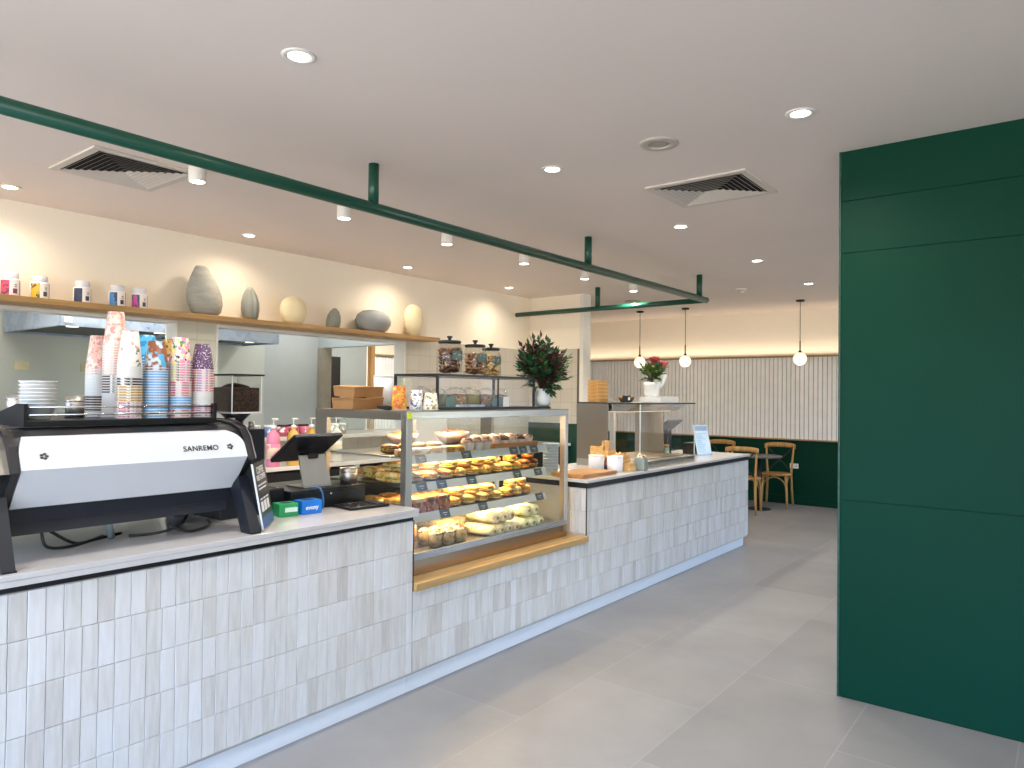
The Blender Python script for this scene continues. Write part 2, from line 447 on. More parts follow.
R('trim_7', MB().box(-8.7, 4.6, 10.76, YB, .937, .955), mat('oak_rail', 'b08c60', .5), 'oak rail along the bottom of the slatted panel')
R('wall_dado', MB().box(-8.7, 4.6, 10.80, YB, 0, .937), GREENW, 'dark green dado under the slatted panel')
R('baseboard_back', MB().box(-8.7, 4.6, 10.785, 10.80, 0, .13, bev=.004), GREENW, 'dark green skirting board of the back wall')
# dining room left wall and corridor seen through the hatch
GREY = mat('grey_wall_paint', '8c9290', .6, var=.01)
R('wall_left', MB().box(-8.85, -8.7, 7.40, YB, 0, CEIL), CREAM, 'cream left wall of the dining room with slats')
w = MB(); slats(w, 'y', 7.52, 10.7, -8.695, .955, 2.15); R('trim_15', w, SLAT, 'white vertical slats seen through the servery hatch')
R('trim_14', MB().box(-8.7, -8.695, 7.5, 10.8, 0, 2.15), SLATB, 'grey backing of the left slatted panel')
R('trim_8', MB().box(-8.7, -8.63, 7.5, 10.7, 2.15, 2.172), mat('oak_cap', 'a08050', .5), 'oak cap of the left slatted panel')
R('trim_9', MB().box(-8.72, -8.62, 7.42, 7.5, 0, 2.5), OAKZ, 'upright oak post at the end of the slatted panel')
R('wall_corridor', MB().box(-8.85, -8.7, 5.6, 7.40, 0, CEIL).box(-8.7, -7.5, 5.6, 5.7, 0, CEIL), GREY, 'grey corridor wall behind the kitchen')
R('door_1', MB().box(-8.70, -8.66, 6.60, 6.86, 0, 2.09), mat('door_black', '0b0b0c', .5), 'narrow black door in the grey corridor')
# kitchen
KB = mat('kitchen_splashback', 'cdd1ca', .16, var=.01, scale=1)
R('wall_kitchen', MB().box(-7.65, -7.5, -2.9, 4.83, 0, CEIL), KB, 'pale grey-green glossy kitchen wall')
R('wall_kitchen_right', MB().box(-7.65, -7.505, 4.83, 5.7, 0, CEIL), mat('grey_kitchen_panel', 'b9c1c1', .4, var=.01), 'grey kitchen wall panel beside the doorway')
R('wall_kitchen_end', MB().box(-6.06, -5.9, 5.6, 5.7, 0, CEIL).box(-7.5, -6.06, 5.6, 5.7, 2.115, CEIL), mat('kitchen_end_paint', 'aab4b6', .5, var=.01), 'grey kitchen end wall round the doorway')
R('trim_10', MB().box(-7.5, -7.40, 5.58, 5.72, 0, 2.115), mat('jamb_paint', '9a9385', .5), 'taupe door jamb in the kitchen')
# side walls nobody sees but which keep the daylight to the shopfront
R('wall_right', MB().box(4.45, 4.6, -2.9, 7.2, 0, CEIL), CREAM, 'plain right wall of the front of house')
R('wall_far_left', MB().box(-9.2, -9.05, -2.9, 11.1, 0, CEIL), CREAM, 'outer left wall of the building')
R('wall_kitchen_front', MB().box(-9.05, -5.9, -2.9, -2.75, 0, CEIL), CREAM, 'front wall of the kitchen')
# shopfront frame
w = MB()
for x in (-5.75, -3.2, -1.6, 0, 1.6, 3.2): w.box(x, x+.06, -2.9, -2.8, 0, CEIL)
w.box(-5.75, 4.5, -2.9, -2.8, 2.3, 2.36)
R('window_1', w, mat('shopfront_frame', '2a2d2e', .4), 'dark frame of the shopfront')
# green wall
w = MB()
zs = [0.004, 1.024, 2.312, 2.585, CEIL]
for a, b in zip(zs, zs[1:]): w.box(-.955, -.172, YG, YG+.28, a+.0015, b-.0015, bev=.0012)
for a, b in zip(zs, zs[1:]): w.box(-.1705, 4.45, YG+.0006, YG+.28, a+.0015, b-.0015, bev=.0012)
w.box(-.95, 4.45, YG+.006, YG+.275, 0, CEIL)
g = R('wall_green', w, GREENW, 'deep green painted panelled wall at the right')
w = MB().box(-.967, -.955, YG-.004, YG+.284, 0, CEIL, bev=.003)
R('trim_11', w, mat('green_edge', '0a4031', .4, var=.2, scale=30, bump=.5, bscale=40), 'rough dark edge strip of the green wall')

# ================================================================ ceiling fittings
def ordlab(i): return ordn(i)
dn = ['recessed round downlight above the customers, nearest the camera', 'recessed round downlight beyond the tall green pipe hanger, second of the middle row',
      'recessed round downlight just beyond the right air grille, third of the middle row', 'recessed round downlight fourth along the middle row',
      'recessed round downlight nearest the globe pendants', 'recessed round downlight in front of the green wall',
      'recessed round downlight above the shelf jars, at the left picture edge', 'recessed round downlight above the leaf-shaped vases on the shelf',
      'recessed round downlight above the round grey vase', 'recessed round downlight in the far corner by the return wall']
LAMPGLOW = emit('downlight_glow', 'fff3e2', 14)
BEZEL = mat('bezel_white', 'e2ddd6', .4, var=.01)
ref = None
for i, (x, y) in enumerate(DOWNLIGHTS):
    if i >= 10: continue
    if ref is None:
        t = T('downlight', dn[i], 'downlight', (x, y, CEIL), group='recessed ceiling downlights')
        P('bezel', MB().lathe([(.042, .002), (.042, -.004), (.060, -.006), (.066, -.002), (.066, .002)], n=32, close=True), BEZEL, t)
        P('lamp', MB().lathe([(0, -.001), (.042, -.001), (.042, -.004), (0, -.004)], n=32), LAMPGLOW, t)
        ref = t
    else: dup(ref, (x, y, CEIL), label=dn[i])
cn = ['white surface-mounted can light beside the left air grille', 'white surface-mounted can light nearest the first pipe hanger', 'white surface-mounted can light above the round grey vase side of the counter',
      'white surface-mounted can light fourth along under the pipe', 'white surface-mounted can light behind the second pipe hanger', 'white surface-mounted can light farthest along, above the green cross pipe']
cn[2] = 'white surface-mounted can light third from the left grille'
ref = None
for i, (x, y) in enumerate(CANS):
    if ref is None:
        t = T('can_light', cn[i], 'light', (x, y, CEIL), group='surface can lights')
        P('housing', MB().lathe([(0, 0), (.048, 0), (.048, -.098), (.045, -.10), (.042, -.10), (.040, -.092), (0, -.092)], n=32), WHITE, t)
        P('lamp', MB().lathe([(0, -.0925), (.0395, -.0925), (.0395, -.099), (0, -.099)], n=32), LAMPGLOW, t)
        ref = t
    else: dup(ref, (x, y, CEIL), label=cn[i])
def grille(x0, x1, y0, y1, label):
    t = T('air_grille', label, 'air vent', ((x0+x1)/2, (y0+y1)/2, CEIL), group='ceiling air grilles')
    hx, hy = (x1-x0)/2, (y1-y0)/2
    GM = mat('grille_white', 'cfc6bb', .5, var=.01)
    f = MB()
    for s in (-1, 1):
        f.box(-hx, hx, min(s*hy, s*(hy-.045)), max(s*hy, s*(hy-.045)), -.012, 0, bev=.003)
        f.box(min(s*hx, s*(hx-.045)), max(s*hx, s*(hx-.045)), -hy+.045, hy-.045, -.012, 0, bev=.003)
    P('frame', f, GM, t)
    P('dark_backing', MB().box(-hx+.045, hx-.045, -hy+.045, hy-.045, -.0012, -.0004), mat('backing_black', '0c0c0d', .9), t)  # flat black sheet; the shade inside the gaps put into its colour
    L = MB(); n = 8
    for k in range(n):
        a = hx-.05-k*.031; b = hy-.05-k*.031
        if a < .02: break
        for s in (-1, 1):   # concentric slanted louvres, mitred at the corners
            for ax in 'xy':
                p, q = (a, b) if ax == 'x' else (b, a)
                o = .013
                pts = [(-p, q, -.014), (p, q, -.014), (p-o, q-o, -.006), (-p+o, q-o, -.006)]
                pts2 = [(u, v-.002, z+.0015) for u, v, z in pts]
                vv = []
                for u, v, z in pts+pts2:
                    v *= s
                    vv.append(L.bm.verts.new((u, v, z) if ax == 'x' else (v, u, z)))
                for f_ in ((0, 1, 2, 3), (4, 5, 6, 7), (0, 1, 5, 4), (2, 3, 7, 6)): L.bm.faces.new([vv[j] for j in f_])
    P('louvres', L, GM, t)
    return t
grille(-4.71, -4.08, 1.59, 2.18, 'square ceiling air grille at left, partly behind the green pipe')
grille(-2.09, -1.455, 3.975, 4.54, 'square ceiling air grille at right, near the green wall')
t = T('ceiling_speaker', 'round flush ceiling speaker in front of the right air grille', 'speaker', (-1.67, 3.33, CEIL))
P('ring', MB().lathe([(.052, 0), (.10, 0), (.10, -.003), (.095, -.007), (.056, -.009), (.052, -.004)], n=40, close=True), mat('speaker_ring', 'bfb5aa', .5), t)
P('cone', MB().lathe([(0, -.003), (.03, -.004), (.052, -.002), (.052, 0), (0, 0)], n=32), mat('speaker_cone', 'a79e94', .6), t)
t = T('smoke_detector', 'small white smoke detector on the ceiling near the pendants', 'smoke detector', (-3.12, 8.4, CEIL))
P('base', MB().lathe([(0, 0), (.062, 0), (.062, -.012), (.052, -.016), (0, -.016)], n=28), WHITE, t)
P('dome', MB().lathe([(0, -.016), (.046, -.016), (.040, -.042), (.028, -.052), (0, -.054)], n=28), mat('detector_cream', 'd8cdb4', .5), t)
t = S('access_plate', MB().lathe([(0, 0), (.11, 0), (.11, -.006), (.10, -.010), (0, -.010)], n=32), mat('plate_beige', 'b3aaa0', .6), 'flat round plate on the ceiling past the green cross pipe', 'ceiling plate')
t.location = (-4.72, 8.66, CEIL)

# green pipe frame hung from the ceiling: one thing
pt = T('pipe_rail', 'dark green pipe rail hung below the ceiling above the counter', 'pipe rail', (-3.12, 3, CEIL))
PR = .033; PZ = 2.600
PIPE = mat('pipe_green', '0f4635', .3, var=.03)
m = MB(); m.cyl((-3.12, -1.5, PZ), (-3.12, 7.36, PZ), PR, n=24)
P('long_pipe', m, PIPE, pt, True)
m = MB(); m.cyl((-3.12, 7.36, PZ), (-5.71, 7.36, PZ-.006), PR-.004, n=24); m.blob((-3.12, 7.362, PZ), (PR*1.02, PR*1.02, PR*1.02), sub=3)
P('cross_pipe', m, PIPE, pt, True)
for x, y in ((-3.12, .2), (-3.12, 2.685), (-3.12, 4.97), (-3.12, 7.19), (-4.48, 7.36)):
    m = MB(); m.cyl((x, y, PZ+.015), (x, y, CEIL), .030, n=20)
    P('hanger', m, PIPE, pt, True)
# globe pendants
GLOBE = emit('opal_globe', 'ffe6b8', 1.25)
pl = ['globe pendant lamp at left, hanging beside the return wall', 'globe pendant lamp hanging just right of the red flowers', 'globe pendant lamp hanging nearest the green wall']
ref = None
for (x, y), lb in zip(PENDANTS, pl):
    if ref is None:
        t = T('pendant_lamp', lb, 'lamp', (x, y, CEIL), group='globe pendants')
        BR = mat('bronze', '4a3a2c', .35, .8)
        P('canopy', MB().lathe([(0, 0), (.055, 0), (.055, -.022), (.012, -.026), (0, -.026)], n=24), BLACK, t)
        P('cord', MB().cyl((0, 0, -.026), (0, 0, -.56), .0045, n=8), BLACK, t)
        P('stem', MB().cyl((0, 0, -.54), (0, 0, -.69), .009, n=12).cyl((0, 0, -.67), (0, 0, -.695), .02, n=12), BR, t)
        P('globe', MB().blob((0, 0, -.78), (.084, .084, .084), sub=4), GLOBE, t)
        ref = t
    else: dup(ref, (x, y, CEIL), label=lb)
# ================================================================ counters
def tile_material():
    m, nt, b = nodes('handmade_tile')
    at = N(nt, 'ShaderNodeAttribute', attribute_name='tone'); at.attribute_type = 'GEOMETRY'
    g = N(nt, 'ShaderNodeNewGeometry'); mp = N(nt, 'ShaderNodeMapping'); mp.inputs['Scale'].default_value = (30, 30, 3.5)
    nt.links.new(g.outputs['Position'], mp.inputs[0])
    nz = N(nt, 'ShaderNodeTexNoise'); nz.inputs['Scale'].default_value = 2; nz.inputs['Detail'].default_value = 5; nt.links.new(mp.outputs[0], nz.inputs['Vector'])
    ad = N(nt, 'ShaderNodeMath', operation='MULTIPLY_ADD'); ad.inputs[1].default_value = .9; nt.links.new(nz.outputs[0], ad.inputs[0])
    sub = N(nt, 'ShaderNodeMath', operation='SUBTRACT'); sub.inputs[1].default_value = .45
    nt.links.new(at.outputs['Fac'], ad.inputs[2]); nt.links.new(ad.outputs[0], sub.inputs[0])
    rp = N(nt, 'ShaderNodeValToRGB'); e = rp.color_ramp.elements
    e[0].position = 0; e[0].color = (*lin('c2beb8'), 1); e[1].position = 1; e[1].color = (*lin('e4e4e3'), 1)
    for p, c in ((.25, 'cdc8c1'), (.5, 'd8d5d0'), (.75, 'dedcda')):
        x = e.new(p); x.color = (*lin(c), 1)
    nt.links.new(sub.outputs[0], rp.inputs[0]); nt.links.new(rp.outputs[0], b.inputs['Base Color'])
    b.inputs['Roughness'].default_value = .22
    n2 = N(nt, 'ShaderNodeTexNoise'); n2.inputs['Scale'].default_value = 18; n2.inputs['Detail'].default_value = 2; nt.links.new(g.outputs['Position'], n2.inputs['Vector'])
    bp = N(nt, 'ShaderNodeBump'); bp.inputs['Strength'].default_value = .25; bp.inputs['Distance'].default_value = .006
    nt.links.new(n2.outputs[0], bp.inputs['Height']); nt.links.new(bp.outputs[0], b.inputs['Normal'])
    return m
TILE = tile_material(); GROUT = mat('grout', 'b7b2ac', .8)
TX = -2.68; TW = .0545; RH = .156; ZR = .892
def tile_field(y0, y1, z0, z1, face='x', fx=TX, seed=1):
    rnd = random.Random(seed); bm = bmesh.new(); lay = bm.faces.layers.float.new('tone')
    k0 = int(math.floor((ZR-z1)/RH)); k = k0
    while True:
        zt = ZR-k*RH; zb = zt-RH; k += 1
        if zt <= z0+.004: break
        za, zc = max(zb, z0), min(zt, z1)
        if zc-za < .012: continue
        shift = rnd.uniform(-.006, .006)+(.027 if k % 3 == 2 and rnd.random() < .4 else 0)
        j = math.floor((y0-shift)/TW)
        ya = y0
        while ya < y1-.004:
            yn = min((j+1)*TW+shift+rnd.uniform(-.0022, .0022), y1); j += 1
            if yn-ya < .006: continue
            g = .0009; tone = min(1, max(0, rnd.gauss(.52, .14)))
            tilt = [rnd.uniform(0, .0022) for _ in range(4)]; base = rnd.uniform(-.0008, .0008)
            co = []
            for ins, dep in ((0, -.007), (0, -.0012), (.0016, 0)):
                for q, (yy, zz) in enumerate(((ya+g+ins, za+g+ins), (yn-g-ins, za+g+ins), (yn-g-ins, zc-g-ins), (ya+g+ins, zc-g-ins))):
                    d = fx+dep+base+(tilt[q] if dep > -.006 else 0)
                    co.append((d, yy, zz) if face == 'x' else (yy, fx-(d-fx), zz))
            v = [bm.verts.new(c) for c in co]
            fs = [(8, 9, 10, 11)]+[(a, (a+1) % 4, 4+(a+1) % 4, 4+a) for a in range(4)]+[(4+a, 4+(a+1) % 4, 8+(a+1) % 4, 8+a) for a in range(4)]
            for f in fs:
                ff = bm.faces.new([v[i] for i in f]); ff[lay] = tone
            ya = yn
    return bm
class MBX(MB):
    def __init__(self, bm): self.bm = bm
KICKM = mat('kick_white', 'eceef0', .45, var=.005)
def counter(name, label, y0, y1, ztop, back, seed, band=True, end_near=False, end_far=False):
    t = T(name, label, 'counter', (TX, (y0+y1)/2, 0))
    P('carcass', MB().box(back, TX-.0075, y0, y1-.002, .10, ztop, mi=0), GROUT, t, True)
    P('tile_front', MBX(tile_field(y0, y1, .10, ztop, seed=seed)), TILE, t, True)
    P('kickboard', MB().box(back, TX-.04, y0, y1-(.02 if end_far else 0), 0, .10), KICKM, t, True)
    return t
c1 = counter('tiled_counter', 'near counter clad in white handmade tiles under the coffee machine', -.5, 2.606, .895, -3.42, 11)
P('black_band', MB().box(-3.42, TX-.001, -.5, 2.606, .8955, .9145), TILE_EDGE, c1, True)  # black band under the stone, dark by its own colour
P('edge_trim', MB().box(TX-.05, TX+.003, 2.606, 2.611, .53, .895), TILE_EDGE, c1, True)
c2 = counter('tiled_counter', 'low tiled plinth under the glass food display', 2.611, 4.284, .528, -3.6, 12)
c3 = counter('tiled_counter', 'far counter clad in white handmade tiles, reaching into the dining room', 4.284, 7.46, .900, -3.42, 13, end_far=True)
P('tile_return', MBX(tile_field(-2.82, TX-.004, .57, .900, 'y', 4.284, 14)), TILE, c3, True)
P('black_band', MB().box(-3.42, TX+.004, 4.280, 7.462, .900, .9365), TILE_EDGE, c3, True)
P('edge_trim', MB().box(TX-.004, TX+.003, 4.278, 4.284, .57, .900), TILE_EDGE, c3, True)
w1 = MB().box(-3.45, -2.665, -.52, 2.633, .9365, .955, bev=.0015).box(-3.449, -2.6665, -.519, 2.632, .915, .9355, bev=.001).box(-3.44, -2.668, -.51, 2.63, .9355, .9365)
S('worktop', w1, STONE, 'white stone worktop of the near counter', 'worktop', (-3.05, 1, .915))
w2 = MB().box(-3.45, -2.665, 4.275, 7.484, .937, .958, bev=.0015)
S('worktop', w2, STONE, 'white stone worktop of the far counter', 'worktop', (-3.05, 5.9, .937))
S('timber_ledge', MB().box(-3.55, -2.655, 2.612, 4.277, .53, .57, bev=.002), LEDGE, 'oak ledge below the glass food display', 'ledge', (-3.1, 3.44, .53))

# wall shelf
S('wall_shelf', MB().box(-5.748, -5.50, -.6, 5.72, 2.130, 2.171, bev=.003), OAK, 'long oak shelf on the cream wall holding vases and jars', 'shelf', (-5.63, 2.6, 2.13))
# back bench along the servery wall
t = T('back_bench', 'white back bench below the servery hatches', 'bench', (-5.4, 4, 0))
P('bench_top', MB().box(-5.745, -5.04, -.3, 7.66, .91, .945, bev=.003), STONE, t, True)
for y in (-.2, 2.0, 4.2, 6.2, 7.58):
    P('leg', MB().box(-5.10, -5.06, y, y+.04, 0, .91), WHITE, t, True)
P('under_cabinet', MB().box(-5.70, -5.16, .1, 7.5, .03, .88, bev=.006), mat('fridge_black', '0d0e10', .35), t, True)
# ================================================================ espresso machine
CT = .955
em = T('espresso_machine', 'white and black commercial coffee machine on the near counter', 'coffee machine', (-3.08, 1.28, CT))
body = [(-2.758, 1.272), (-2.794, 1.350), (-2.825, 1.384), (-2.88, 1.404), (-2.96, 1.411), (-3.44, 1.411), (-3.44, 1.10), (-2.90, 1.10), (-2.872, 1.135)]
P('housing', MB().prism(body, 'y', .845, 1.715), BLACK, em, True)
P('side_housing', MB().prism([(-2.755, 1.268), (-2.80, 1.345), (-2.84, 1.385), (-2.90, 1.410), (-2.97, 1.418), (-3.44, 1.418), (-3.44, 1.268)], 'y', .60, .838), steel('satin_side', '9c9890', .5), em, True)
P('side_base', MB().box(-3.43, -2.80, .61, .838, 1.06, 1.266), BLACK, em, True)
# white back panel with rounded upper corners
prof = [(-2.845, 1.140), (-2.82, 1.174), (-2.740, 1.279), (-2.758, 1.316), (-2.774, 1.349), (-2.788, 1.366), (-2.806, 1.378), (-2.832, 1.387), (-2.868, 1.393), (-2.905, 1.396)]
def panel_mesh():
    m = MB(); bm = m.bm; d = [0]
    for a, b in zip(prof, prof[1:]): d.append(d[-1]+math.dist(a, b))
    # more samples along the curve
    S_ = []; n = 46
    for i in range(n+1):
        s = d[-1]*i/n; k = max(j for j in range(len(d)) if d[j] <= s+1e-9); k = min(k, len(prof)-2)
        u = (s-d[k])/(d[k+1]-d[k]); S_.append((s, prof[k][0]+(prof[k+1][0]-prof[k][0])*u, prof[k][1]+(prof[k+1][1]-prof[k][1])*u))
    for kk in (1, 2):
        S_.append((d[kk], *prof[kk]))
    S_.sort(); r = .105; rows = []
    for s, x, z in S_:
        e = min(1, max(0, (z-1.322)/.074)); ins = 1-math.sqrt(max(0, 1-e*e))
        lo, hi = .866+ins*.05, 1.692-ins*.10
        if s < d[2]: hi -= .000
        rows.append([bm.verts.new((x+o, y, z+o*.3)) for o in (0, -.014) for y in (lo, hi)])
    for a, b in zip(rows, rows[1:]):
        for f in ((a[0], a[1], b[1], b[0]), (a[2], b[2], b[3], a[3]), (a[0], b[0], b[2], a[2]), (a[1], a[3], b[3], b[1])): bm.faces.new(f)
    bm.faces.new((rows[0][0], rows[0][2], rows[0][3], rows[0][1])); a = rows[-1]; bm.faces.new((a[0], a[1], a[3], a[2]))
    return m
P('back_panel', panel_mesh(), mat('gloss_white', 'd6d9de', .22, var=.002), em, True)
# side cheeks with legs
cheek = [(-2.865, 1.130), (-2.737, 1.272), (-2.778, 1.358), (-2.815, 1.394), (-2.880, 1.416), (-2.96, 1.423), (-3.44, 1.423), (-3.44, 1.09), (-2.91, 1.09)]
for y0, y1, nm in ((.838, .862, 'left'), (1.694, 1.722, 'right')):
    dy = -.026 if nm == 'left' else 0
    P('cheek', MB().prism(cheek, 'y', y0, y1), BLACK, em, True)
    lg = P('leg', MB().prism([(-2.855, 1.14), (-2.768, .962), (-2.692, .962), (-2.795, 1.19)], 'y', y0-.012+dy, y1+.008+dy*1.1), BLACKM, em, True)
    P('rubber_foot', MB().box(-2.770, -2.690, y0-.010+dy, y1+.006+dy*.9, .9555, .9618), BLACK, lg, True)
    P('leg', MB().prism([(-3.40, 1.12), (-3.42, .957), (-3.33, .957), (-3.30, 1.12)], 'y', y0-.012, y1+.008), BLACKM, em, True)
rim = [(-2.731, 1.272), (-2.773, 1.361), (-2.811, 1.399), (-2.879, 1.423), (-2.96, 1.430), (-3.44, 1.430)]
rim2 = [(x-.004, z-.006) for x, z in rim[::-1]]
P('chrome_rim', MB().prism(rim+rim2, 'y', 1.7225, 1.728), CHROME, em, True)
P('top_plate', MB().box(-3.44, -2.96, .863, 1.693, 1.4112, 1.4150), STEEL, em, True)
P('lower_fascia', MB().box(-3.40, -2.858, .862, 1.694, 1.084, 1.138, bev=.002), BLACKM, em, True)
P('drip_chassis', MB().box(-3.36, -2.90, .864, 1.692, 1.036, 1.082, bev=.002), mat('chassis_grey', '33343a', .5), em, True)
cx = MB()
for pts in (((-2.92, .99, 1.035), (-2.90, 1.0, .985), (-2.93, 1.08, .967), (-3.0, 1.2, .967), (-3.05, 1.32, .968)),
            ((-2.98, 1.32, .967), (-2.95, 1.42, .968), (-2.93, 1.5, .99), (-3.0, 1.58, 1.036)),
            ((-2.93, 1.02, 1.035), (-2.96, 1.12, .97), (-3.05, 1.25, .967)),
            ((-2.92, 1.45, 1.0), (-2.9, 1.52, .967), (-2.95, 1.64, .967), (-3.1, 1.72, .967))):
    cx.tube(pts, .006, smooth=5)
P('cable', cx, BLACK, em, True)
P('hose', MB().cyl((-3.02, 1.27, .9625), (-3.0, 1.25, 1.036), .014), mat('hose_grey', '8f9aa0', .4), em, True)
u = Vector((-.034, 0, .070)).normalized()
me = text_mesh('SANREMO', .031, .0012, .0001, spacing=1.05); me.transform(frame(None, (0, 1, 0), u, (-2.7585, 1.497, 1.320)))
P('lettering', me, mat('badge_metal', '5c564e', .35, .7), em, True)
def mark(y):
    m = MB()
    for k in range(5):
        a = k*2*PI/5
        m.blob((math.cos(a)*.0085, math.sin(a)*.0085, 0), (.0062, .0045, .0016), sub=2)
    me = m.mesh('mark'); me.transform(frame(None, (0, 1, 0), u, (-2.7590, y, 1.322))); return me
for y in (.938, 1.622): P('round_badge', mark(y), mat('badge_metal', '5c564e', .35, .7), em, True)
# cup rack on top
P('rack_tray', MB().box(-3.40, -2.915, .93, 1.645, 1.4155, 1.438, bev=.003), BLACK, em, True)
for y in (.93, 1.641):
    P('rack_end', MB().prism([(-2.912, 1.416), (-2.912, 1.498), (-2.985, 1.498), (-3.38, 1.425), (-3.38, 1.416)] if y < 1 else [(-2.912, 1.416), (-2.912, 1.498), (-2.940, 1.498), (-2.940, 1.416)], 'y', y-.006, y+.006), BLACK, em, True)
for z in (1.458, 1.486):
    P('rack_rail', MB().cyl((-2.918, .932, z), (-2.918, 1.64, z), .0032, n=8), CHROME, em, True)

# ---------------------------------------------------------------- paper cups, upside down in stacks on the rack
def cup_meshes(h=.113, rb=.0465, rt=.0315):
    m = MB(); th = .0007
    m.lathe([(rb, .004), (rt, h), (rt-th, h), (rt-th+.0006, h-.006), (0, h-.006), (0, h-.0066), (rt-th+.0007, h-.0066), (rb-th, .004)], n=20, close=False)
    a = m.mesh('paper_cup')
    r = MB().lathe([(rb-th, .0005), (rb+.0015, .0), (rb+.0020, .0018), (rb+.0010, .0034), (rb-th, .0032)], n=20, close=True).mesh('rim')
    return a, r
CUPM = {
 'white': mat('cup_white', 'd9d5cf', .5, var=.01),
 'leaf': speckle('cup_leaf', 'd9d5cf', [('c78b74', 30, .62), ('3f6b4a', 26, .62), ('d9c9b8', 40, .60)], seed=2),
 'peach': speckle('cup_peach', 'e0c9bc', [('e0ab98', 40, .49), ('cc8880', 60, .58)], seed=1),
 'pink': speckle('cup_pink', 'dfcfcb', [('d98590', 46, .46), ('b94f63', 70, .55)], seed=4),
 'brown': speckle('cup_brown', 'ece4d8', [('5d4436', 50, .44), ('2f2622', 70, .50)], seed=3),
 'gold': speckle('cup_gold', 'efe6d2', [('c79a45', 44, .42), ('5a4a3a', 60, .54)], seed=5),
 'blue': speckle('cup_blue', '74b0dc', [('5b9fd0', 40, .44), ('dfe9f0', 60, .62)], seed=6),
 'bear': speckle('cup_blue_brown', 'b9cbd4', [('8a5034', 16, .50), ('3fa3cf', 20, .56)], seed=7),
 'sky': speckle('cup_sky', '53b4dd', [('2f86b8', 30, .55), ('bfe3f2', 30, .62)], seed=8),
 'floral': speckle('cup_floral', 'ddd5c8', [('e48aa8', 38, .48), ('e8d37a', 46, .56), ('3f7d3d', 44, .58), ('2c2b2b', 52, .64)], seed=9),
 'purple': speckle('cup_purple', '4a3550', [('cdbccf', 170, .58), ('6a4068', 80, .55)], seed=10),
 'rose': speckle('cup_rose', 'dfc9c6', [('d8727c', 55, .46), ('8a86b8', 50, .54)], seed=11),
}
_cupmesh = {}
def cup(kind, loc, label, group, size='m', turn=0):
    k = (kind, size)
    if k not in _cupmesh:
        if ('geo', size) not in _cupmesh:
            _cupmesh[('geo', size)] = cup_meshes() if size == 'm' else cup_meshes(.148, .0465, .030)
        a, r = _cupmesh[('geo', size)]
        a2 = a.copy(); a2.materials.append(CUPM[kind]); _cupmesh[k] = a2
        if not r.materials: r.materials.append(CUPM['white'])
    o = bpy.data.objects.new('paper_cup', _cupmesh[k]); C.objects.link(o); o.location = loc; o.rotation_euler = (0, 0, turn)
    tag(o, label, 'cup', group)
    q = bpy.data.objects.new('rim', _cupmesh[('geo', size)][1]); C.objects.link(q); q.parent = o
    return o
DESC = {'white': 'plain white', 'leaf': 'white leaf-printed', 'peach': 'peach patterned', 'pink': 'pink patterned', 'brown': 'dark brown patterned', 'gold': 'gold patterned', 'blue': 'light blue',
        'bear': 'blue and brown', 'sky': 'sky blue', 'floral': 'bright floral', 'purple': 'dark purple speckled', 'rose': 'rose patterned'}
def stack(x, y, z, seq, where, group, dz=.0107):
    """seq: (kind, count, size) from the bottom up; the last is the one on top"""
    flat = [(k, s) for k, n, s in seq for _ in range(n)]; turn = random.uniform(0, 6.28)
    for i, (k, s) in enumerate(flat):
        pos = 'topmost' if i == len(flat)-1 else ('lowest' if i == 0 else ordn(i)+' from bottom')
        cup(k, (x, y, z+i*dz), '%s paper cup, %s in the %s of cups' % (DESC[k], pos, where), group, s, turn)
RZ = 1.4385
stack(-3.238, 1.295, RZ, [('white', 2, 'm'), ('brown', 6, 'm'), ('white', 8, 'm'), ('peach', 3, 'l')], 'thin left stack', 'upturned cups on the coffee machine')
stack(-3.13, 1.318, RZ, [('white', 9, 'm'), ('brown', 7, 'm'), ('peach', 10, 'm'), ('peach', 2, 'l')], 'tallest stack', 'upturned cups on the coffee machine')
stack(-2.99, 1.315, RZ, [('pink', 6, 'm'), ('gold', 6, 'm'), ('brown', 3, 'm'), ('white', 4, 'l'), ('leaf', 1, 'l')], 'white-topped front stack', 'upturned cups on the coffee machine')
stack(-2.99, 1.421, RZ, [('blue', 18, 'm'), ('bear', 2, 'm')], 'light blue front stack', 'upturned cups on the coffee machine')
stack(-3.12, 1.44, RZ, [('gold', 12, 'm'), ('sky', 11, 'm')], 'sky blue back stack', 'upturned cups on the coffee machine')
stack(-3.12, 1.545, RZ, [('blue', 12, 'm'), ('gold', 10, 'm')], 'gold-topped back stack', 'upturned cups on the coffee machine')
stack(-2.99, 1.522, RZ, [('pink', 3, 'm'), ('blue', 5, 'm'), ('pink', 6, 'm'), ('floral', 8, 'm')], 'floral front stack', 'upturned cups on the coffee machine')
stack(-2.99, 1.621, RZ, [('rose', 5, 'm'), ('white', 5, 'm'), ('rose', 9, 'm'), ('purple', 1, 'm')], 'purple-topped end stack', 'upturned cups on the coffee machine', dz=.0107)
